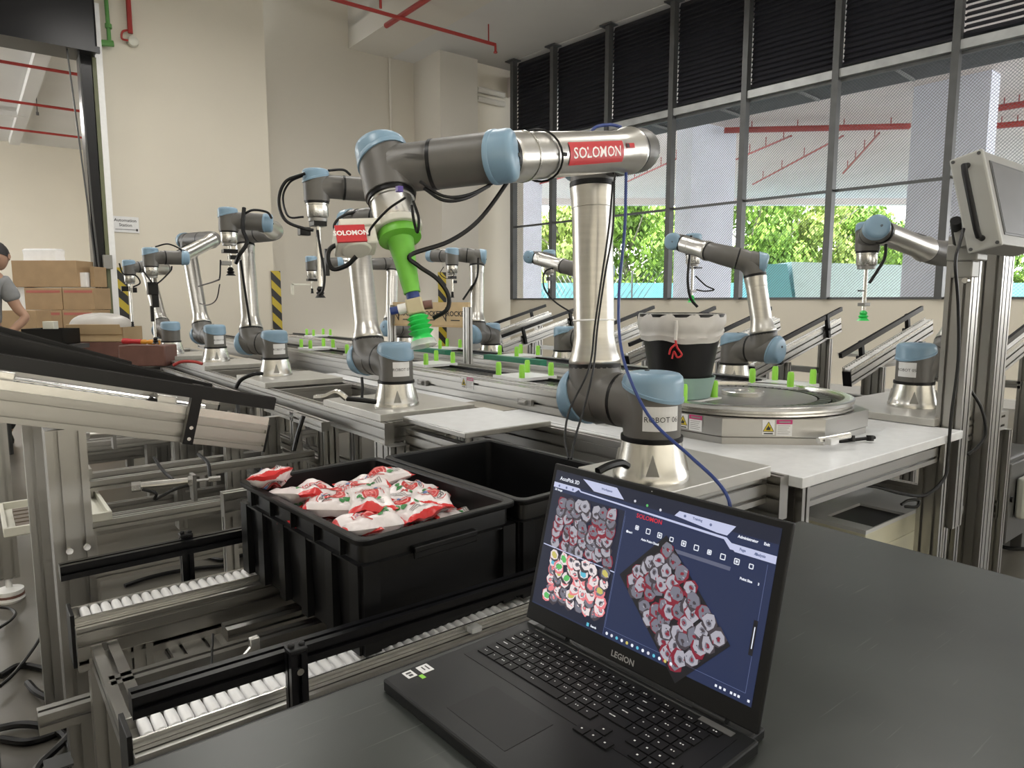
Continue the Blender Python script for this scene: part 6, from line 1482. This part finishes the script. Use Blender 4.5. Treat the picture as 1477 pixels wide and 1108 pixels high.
st = V((q.x, q.y, 0)); MB().box(V((q.x, q.y, q.z - .02)), (.4, .3, .035), ax=(X, Y, UZ)).build('shelf', 'steel', tl, smooth=False); MB().box(V((q.x, q.y, (q.z - .04) / 2)), (.05, .05, q.z - .04)).build('shelf_post', 'steel', tl, smooth=False)
solo(MB().box(V((q.x, q.y, q.z + .115)) + Rt * .0 + UZ * .03, (.085, .06, .06), ax=(X, Y, UZ)), 'small_box', 'ivory', 'small cream box standing on the black tote', 'box', smooth=False, bevel=.003)
q = D(176, 492, 5.3); q1 = D(204, 493, 5.3); q2 = D(230, 494, 5.3)
sd = thing('screwdriver', 'big screwdriver with red handle and amber tip end lying right of the carton', 'screwdriver', (q + q2) / 2)
MB().lathe(q, q1 - q, [(.012, 0), (.022, .01), (.022, .05), (.017, .08), (.020, (q1 - q).length)], 12).build('red_handle', 'red', sd)
MB().lathe(q1, q2 - q1, [(.016, 0), (.019, .03), (.013, .045), (.019, .06), (.019, .10), (.012, .11), (.018, (q2 - q1).length)], 12).build('amber_shank', 'orange', sd)
solo(MB().box((q + q2) / 2 + Fh * .1 - UZ * .11, (.36, .2, .16), ax=(X, Y, UZ)), 'tool_box', 'brick', 'dark brown box under the red and amber screwdriver', 'box', bevel=.01)
MB().box(V(((q + q2) / 2).to_tuple()) + Fh * .1 - UZ * .23, (.5, .3, .04), ax=(X, Y, UZ)).build('shelf', 'steel', tl, smooth=False); z_ = ((q + q2) / 2).z - .25
MB().box(V((((q + q2) / 2).x, ((q + q2) / 2).y, z_ / 2)) + Fh * .1, (.06, .06, z_), ax=(X, Y, UZ)).build('shelf_post', 'steel', tl, smooth=False)
# cartons stacked near the doorway
def carton(px0, px1, py0, py1, d, lab, m='card', dep=.4, band=True, floor_=False):
    a = D(px0, py1, d); b = D(px1, py1, d); tp = D((px0 + px1) / 2, py0, d).z; c = (a + b) / 2; z0 = 0 if floor_ else a.z; wd = (b - a).length
    t = thing('carton', lab, 'carton', V((c.x, c.y, z0)) + Fh * dep / 2)
    cc_ = V((c.x, c.y, (z0 + tp) / 2)) + Fh * dep / 2
    MB().box(cc_, (wd, dep, tp - z0), ax=(Rt, Fh, UZ)).build('carton_body', m, t, smooth=False, bevel=.004)
    MB().box(cc_ + UZ * ((tp - z0) / 2 + .001), (.05, dep + .004, .002), ax=(Rt, Fh, UZ)).build('tape', 'card2', t, smooth=False)
    if band: MB().box(cc_ - Fh * (dep / 2 + .001) + UZ * ((tp - z0) * .5 - .05), (wd * .9, .003, .035), ax=(Rt, Fh, UZ)).build('red_band', mat('faded_red_band', (.42, .13, .10), .8), t, smooth=False)
    return t
DB = 9.6
zr_ = [(415, 447), (447, 479), (479, 511), (511, 543)]
for r_, (ya_, yb_) in enumerate(zr_):
    for cidx, (xa_, xb_) in enumerate(((37, 91), (92, 137))):
        carton(xa_, xb_, ya_ + .4, yb_ - .2, DB + .0, '%s printed carton in the stack beside the doorway, %s column' % (('top', 'second', 'third', 'lowest')[r_], ('left', 'right')[cidx]), floor_=(r_ == 3), m='card')
carton(19, 112, 376, 414, DB - .02, 'large plain brown open carton on top of the carton stack', band=False)
carton(2, 57, 448, 520, DB - .6, 'plain brown carton standing in front of the stack beside the person', band=False, floor_=True, dep=.3)
carton(131, 137, 385, 414, DB + .1, 'narrow upright carton edge against the shutter rail', band=False, dep=.3)
carton(113, 125, 393, 414, DB + .05, 'small white carton on the right of the stack', m='white', band=False, dep=.2)
carton(24, 38, 413, 447, DB + .1, 'white wrapped carton at the left of the stack', m='white', band=False, dep=.3)
a = D(28, 376, DB); b = D(79, 376, DB); tp = D(50, 358, DB).z; mb = MB(); c = (a + b) / 2
mb.loft([[V((c.x, c.y, z)) + Fh * .2 + Rt * x * s_ + Fh * y * s_ for x, y in ((-.26, -.1), (-.05, -.13), (.2, -.11), (.26, 0), (.2, .1), (0, .12), (-.2, .1))] for z, s_ in ((a.z, 1), ((a.z + tp) / 2, .98), (tp - .02, 1.02), (tp, .9))])
solo(mb, 'plastic_bag', 'white', 'white plastic bag standing in the large open carton', 'bag')

# board between two thin posts in the middle distance
bp = thing('printed_board', 'tan printed carton panel held between two thin posts behind the green gripper', 'board', (D(618, 452, 4.3).x, D(618, 452, 4.3).y, ZV))
pA = atz(675, 524, ZV); pB = D(565, 470, 4.45)
for p, zt_ in ((pA, D(675, 443, (pA - CC).dot(fwd)).z), (V((pB.x, pB.y, ZV)), D(565, 440, 4.45).z)):
    prof((p.x, p.y, ZV - .02), (p.x, p.y, zt_), .04, .04, 'post', bp, 'alu', ref=(0, 1, 0))
P1 = D(563, 436, 4.42); P2 = D(672, 436, 4.05); X3 = (P2 - P1); wB = X3.length; X3.z = 0; X3.normalize(); N3 = X3.cross(UZ); N3 = N3 if N3.dot(CC - P1) > 0 else -N3
cB = (P1 + P2) / 2 - UZ * .075 - N3 * .03
MB().box(cB, (wB, .02, .15), ax=(X3, N3, UZ)).build('board', 'wood', bp, smooth=False)
MB().box(cB - UZ * .068 + N3 * .012, (wB, .006, .012), ax=(X3, N3, UZ)).build('lower_edge', 'card2', bp, smooth=False)
for k, f_ in enumerate((-.30, .02, .34)):
    o_ = cB + X3 * wB * f_ + N3 * .0112 + UZ * .005; mb = MB(); flat_text(mb, 'ROCKET', .042, o_ + X3 * .012, X3, UZ, bold=.001)
    mb.box(o_ + X3 * -.075 + UZ * .0, (.008, .001, .08), ax=(X3 , N3, UZ)).box(o_ + X3 * -.09 - UZ * .02, (.006, .001, .06), ax=((X3 * .8 + UZ * .6), N3, (UZ * .8 - X3 * .6))).box(o_ - UZ * .038, (.07, .001, .006), ax=(X3, N3, UZ)); mb.build('print', 'ink', bp, smooth=False)

# ------------------------------------------------------------------ person at the left edge
pc = D(-34, 362, 6.0); pg = V((pc.x, pc.y, 0))
fx = (Rt * .45 - Fh * .25).normalized(); fx = (-Fh * .6 + Rt * .2).normalized()   # facing
sx_ = V((-fx.y, fx.x, 0)); 
if sx_.dot(Rt) < 0: sx_ = -sx_
pr_ = thing('person', 'person in a grey t-shirt and black bib, hand on hip, at the left edge', 'person', pg)
def PP(s_, f_, z): return pg + sx_ * s_ + fx * f_ + UZ * z
def skin_fig(name, nodes, edges, rad, m, sub=2):
    me = bpy.data.meshes.new(name); L = off(pr_); me.from_pydata([tuple(V(p) - L) for p in nodes], edges, []); me.materials.append(M[m])
    o = bpy.data.objects.new(name, me); COL.objects.link(o); o.parent = pr_
    sk = o.modifiers.new('skin', 'SKIN'); 
    for i, r_ in enumerate(rad): me.skin_vertices[0].data[i].radius = (r_, r_) if not isinstance(r_, tuple) else r_
    me.skin_vertices[0].data[0].use_root = True; sk.use_smooth_shade = True
    ss = o.modifiers.new('sub', 'SUBSURF'); ss.levels = sub; ss.render_levels = sub
    bpy.context.view_layer.objects.active = o
    return o
headc = PP(.17, .04, 1.645)
def ensure_skin(me):
    if not me.skin_vertices:
        pass
nodes = [PP(0, 0, .95), PP(0, 0, 1.12), PP(0, 0, 1.30), PP(.04, .0, 1.43), PP(.12, .02, 1.53),
         PP(.17, 0, 1.42), PP(.27, -.03, 1.17), PP(.33, -.02, 1.12), PP(.22, .06, .99), PP(.15, .08, .97),
         PP(-.17, 0, 1.42), PP(-.23, 0, 1.15), PP(-.24, .08, .93), PP(-.24, .1, .86),
         PP(.09, 0, .85), PP(.11, .03, .48), PP(.12, 0, .08), PP(-.09, 0, .85), PP(-.11, .03, .48), PP(-.12, 0, .08)]
edges = [(0, 1), (1, 2), (2, 3), (3, 4), (3, 5), (5, 6), (6, 7), (7, 8), (8, 9), (3, 10), (10, 11), (11, 12), (12, 13), (0, 14), (14, 15), (15, 16), (0, 17), (17, 18), (18, 19)]
rad = [.14, .125, .15, .12, .055, .062, .045, .042, .032, .03, .062, .045, .032, .03, .085, .06, .04, .085, .06, .04]
def grow(name, nodes, edges, rad, m):
    import bmesh
    me = bpy.data.meshes.new(name); L = off(pr_); bm = bmesh.new(); lay = bm.verts.layers.skin.verify()
    vv = []
    for i, p in enumerate(nodes):
        v = bm.verts.new(V(p) - L); v[lay].radius = (rad[i], rad[i]); v[lay].use_root = (i == 0); vv.append(v)
    for a, b in edges: bm.edges.new((vv[a], vv[b]))
    bm.to_mesh(me); bm.free(); me.materials.append(M[m]); o = bpy.data.objects.new(name, me); COL.objects.link(o); o.parent = pr_
    sk = o.modifiers.new('skin', 'SKIN'); sk.use_smooth_shade = True; ss = o.modifiers.new('sub', 'SUBSURF'); ss.levels = 2; ss.render_levels = 2
    return o
grow('body', nodes, edges, rad, 'skin')
# t-shirt over torso and upper arms, bib over the front and back, trousers
grow('t_shirt', [PP(0, 0, 1.0), PP(0, 0, 1.15), PP(0, 0, 1.30), PP(.0, 0, 1.43), PP(.175, 0, 1.425), PP(.245, -.02, 1.25), PP(-.175, 0, 1.425), PP(-.225, 0, 1.22)], [(0, 1), (1, 2), (2, 3), (3, 4), (4, 5), (3, 6), (6, 7)], [.155, .15, .168, .135, .080, .078, .080, .078], 'tee')
grow('bib', [PP(-.03, .03, .90), PP(-.03, .03, 1.10), PP(-.05, .03, 1.28), PP(-.06, .02, 1.36)], [(0, 1), (1, 2), (2, 3)], [.175, .170, .165, .11], 'bib')
grow('trousers', [PP(0, 0, .95), PP(.10, 0, .85), PP(.115, .03, .48), PP(.12, 0, .10), PP(-.10, 0, .85), PP(-.115, .03, .48), PP(-.12, 0, .10)], [(0, 1), (1, 2), (2, 3), (0, 4), (4, 5), (5, 6)], [.165, .105, .08, .065, .105, .08, .065], 'bib')
for s_ in (-1, 1): MB().lathe(PP(.12 * s_, .06, .0), UZ, [(.05, 0), (.055, .03), (.045, .07), (.02, .09)], 12).build('shoe', 'black', pr_)
# head: a shaped ball with nose, ears, eyes, mouth and a cap of hair
mb = MB(); nu, nv = 28, 20; rings = []
hd = (Rt * .25 - Fh * .95 + UZ * -.35).normalized(); hs = hd.cross(UZ).normalized(); hu = hs.cross(hd).normalized()
def head_pt(th, ph, k=1.0):
    d = V((math.cos(ph) * math.cos(th), math.cos(ph) * math.sin(th), math.sin(ph)))
    r = V((.098, .076, .120)); p = V((d.x * r.x, d.y * r.y, d.z * r.z)) * k
    if d.z < 0: p.y *= 1 + .28 * d.z; p.x *= 1 + .06 * d.z
    nose = math.exp(-((th / .16) ** 2) - (((ph + .12) / .20) ** 2)) * .022; brow = math.exp(-((th / .6) ** 2) - (((ph - .16) / .10) ** 2)) * .005
    eye = -sum(math.exp(-(((th - s) / .16) ** 2) - (((ph - .03) / .10) ** 2)) for s in (-.38, .38)) * .008
    p += V((nose + brow + eye, 0, 0)) * (1 if k < 1.03 else 0)
    return headc + hd * p.x + hs * p.y + hu * p.z
for j in range(nv + 1):
    ph = -PI / 2 + PI * j / nv; rings.append([head_pt(2 * PI * i / nu, ph * .999) for i in range(nu)])
hd_o = mb.loft(rings).build('head', 'skin', pr_, ang=80)
mb = MB(); rings = []
for j in range(9):
    ph_t = j / 8
    rg = []
    for i in range(nu):
        th = 2 * PI * i / nu; front = .5 + .5 * math.cos(th); lo_ = .52 * front - .62 * (1 - front); ph = lo_ + (PI / 2 * .999 - lo_) * ph_t; rg.append(head_pt(th, ph, 1.09 + .02 * math.sin(th * 9 + j)))
    rings.append(rg)
mb.loft(rings).build('hair', 'hair', pr_, ang=80)
for s_ in (-1, 1):
    e_ = headc + hs * .077 * s_ - hd * .008; MB().lathe(e_ - hs * .004 * s_, hs * s_, [(.022, 0), (.026, .006), (.018, .012), (.008, .008)], 12).build('ear', 'skin', hd_o)
    e_ = headc + hd * .088 + hs * .032 * s_ + hu * .004; MB().lathe(e_ - hd * .004, hd, [(.011, 0), (.010, .003), (.003, .005)], 10).build('eye', 'hair', hd_o)
MB().box(headc + hd * .091 - hu * .058, (.004, .042, .007), ax=(hd, hs, hu)).build('mouth', 'brick', hd_o, bevel=.001)
# the hand on the hip: palm, four fingers, thumb
hp = PP(.15, .08, .97)
MB().box(hp + UZ * -.0, (.075, .03, .085), ax=(sx_, fx, UZ)).build('palm', 'skin', pr_, bevel=.010)
for k in range(4):
    b0 = hp + sx_ * -.035 + UZ * (.030 - .020 * k); MB().tube([b0, b0 - sx_ * .035 + fx * .012, b0 - sx_ * (.062 - .004 * abs(k - 1)) - fx * .002], .009, 8, rr=[.0095, .009, .007]).build('finger', 'skin', pr_)
MB().tube([hp + UZ * .035, hp + UZ * .055 - fx * .02, hp + UZ * .06 - fx * .045], .01, 8, rr=[.011, .010, .008]).build('thumb', 'skin', pr_)
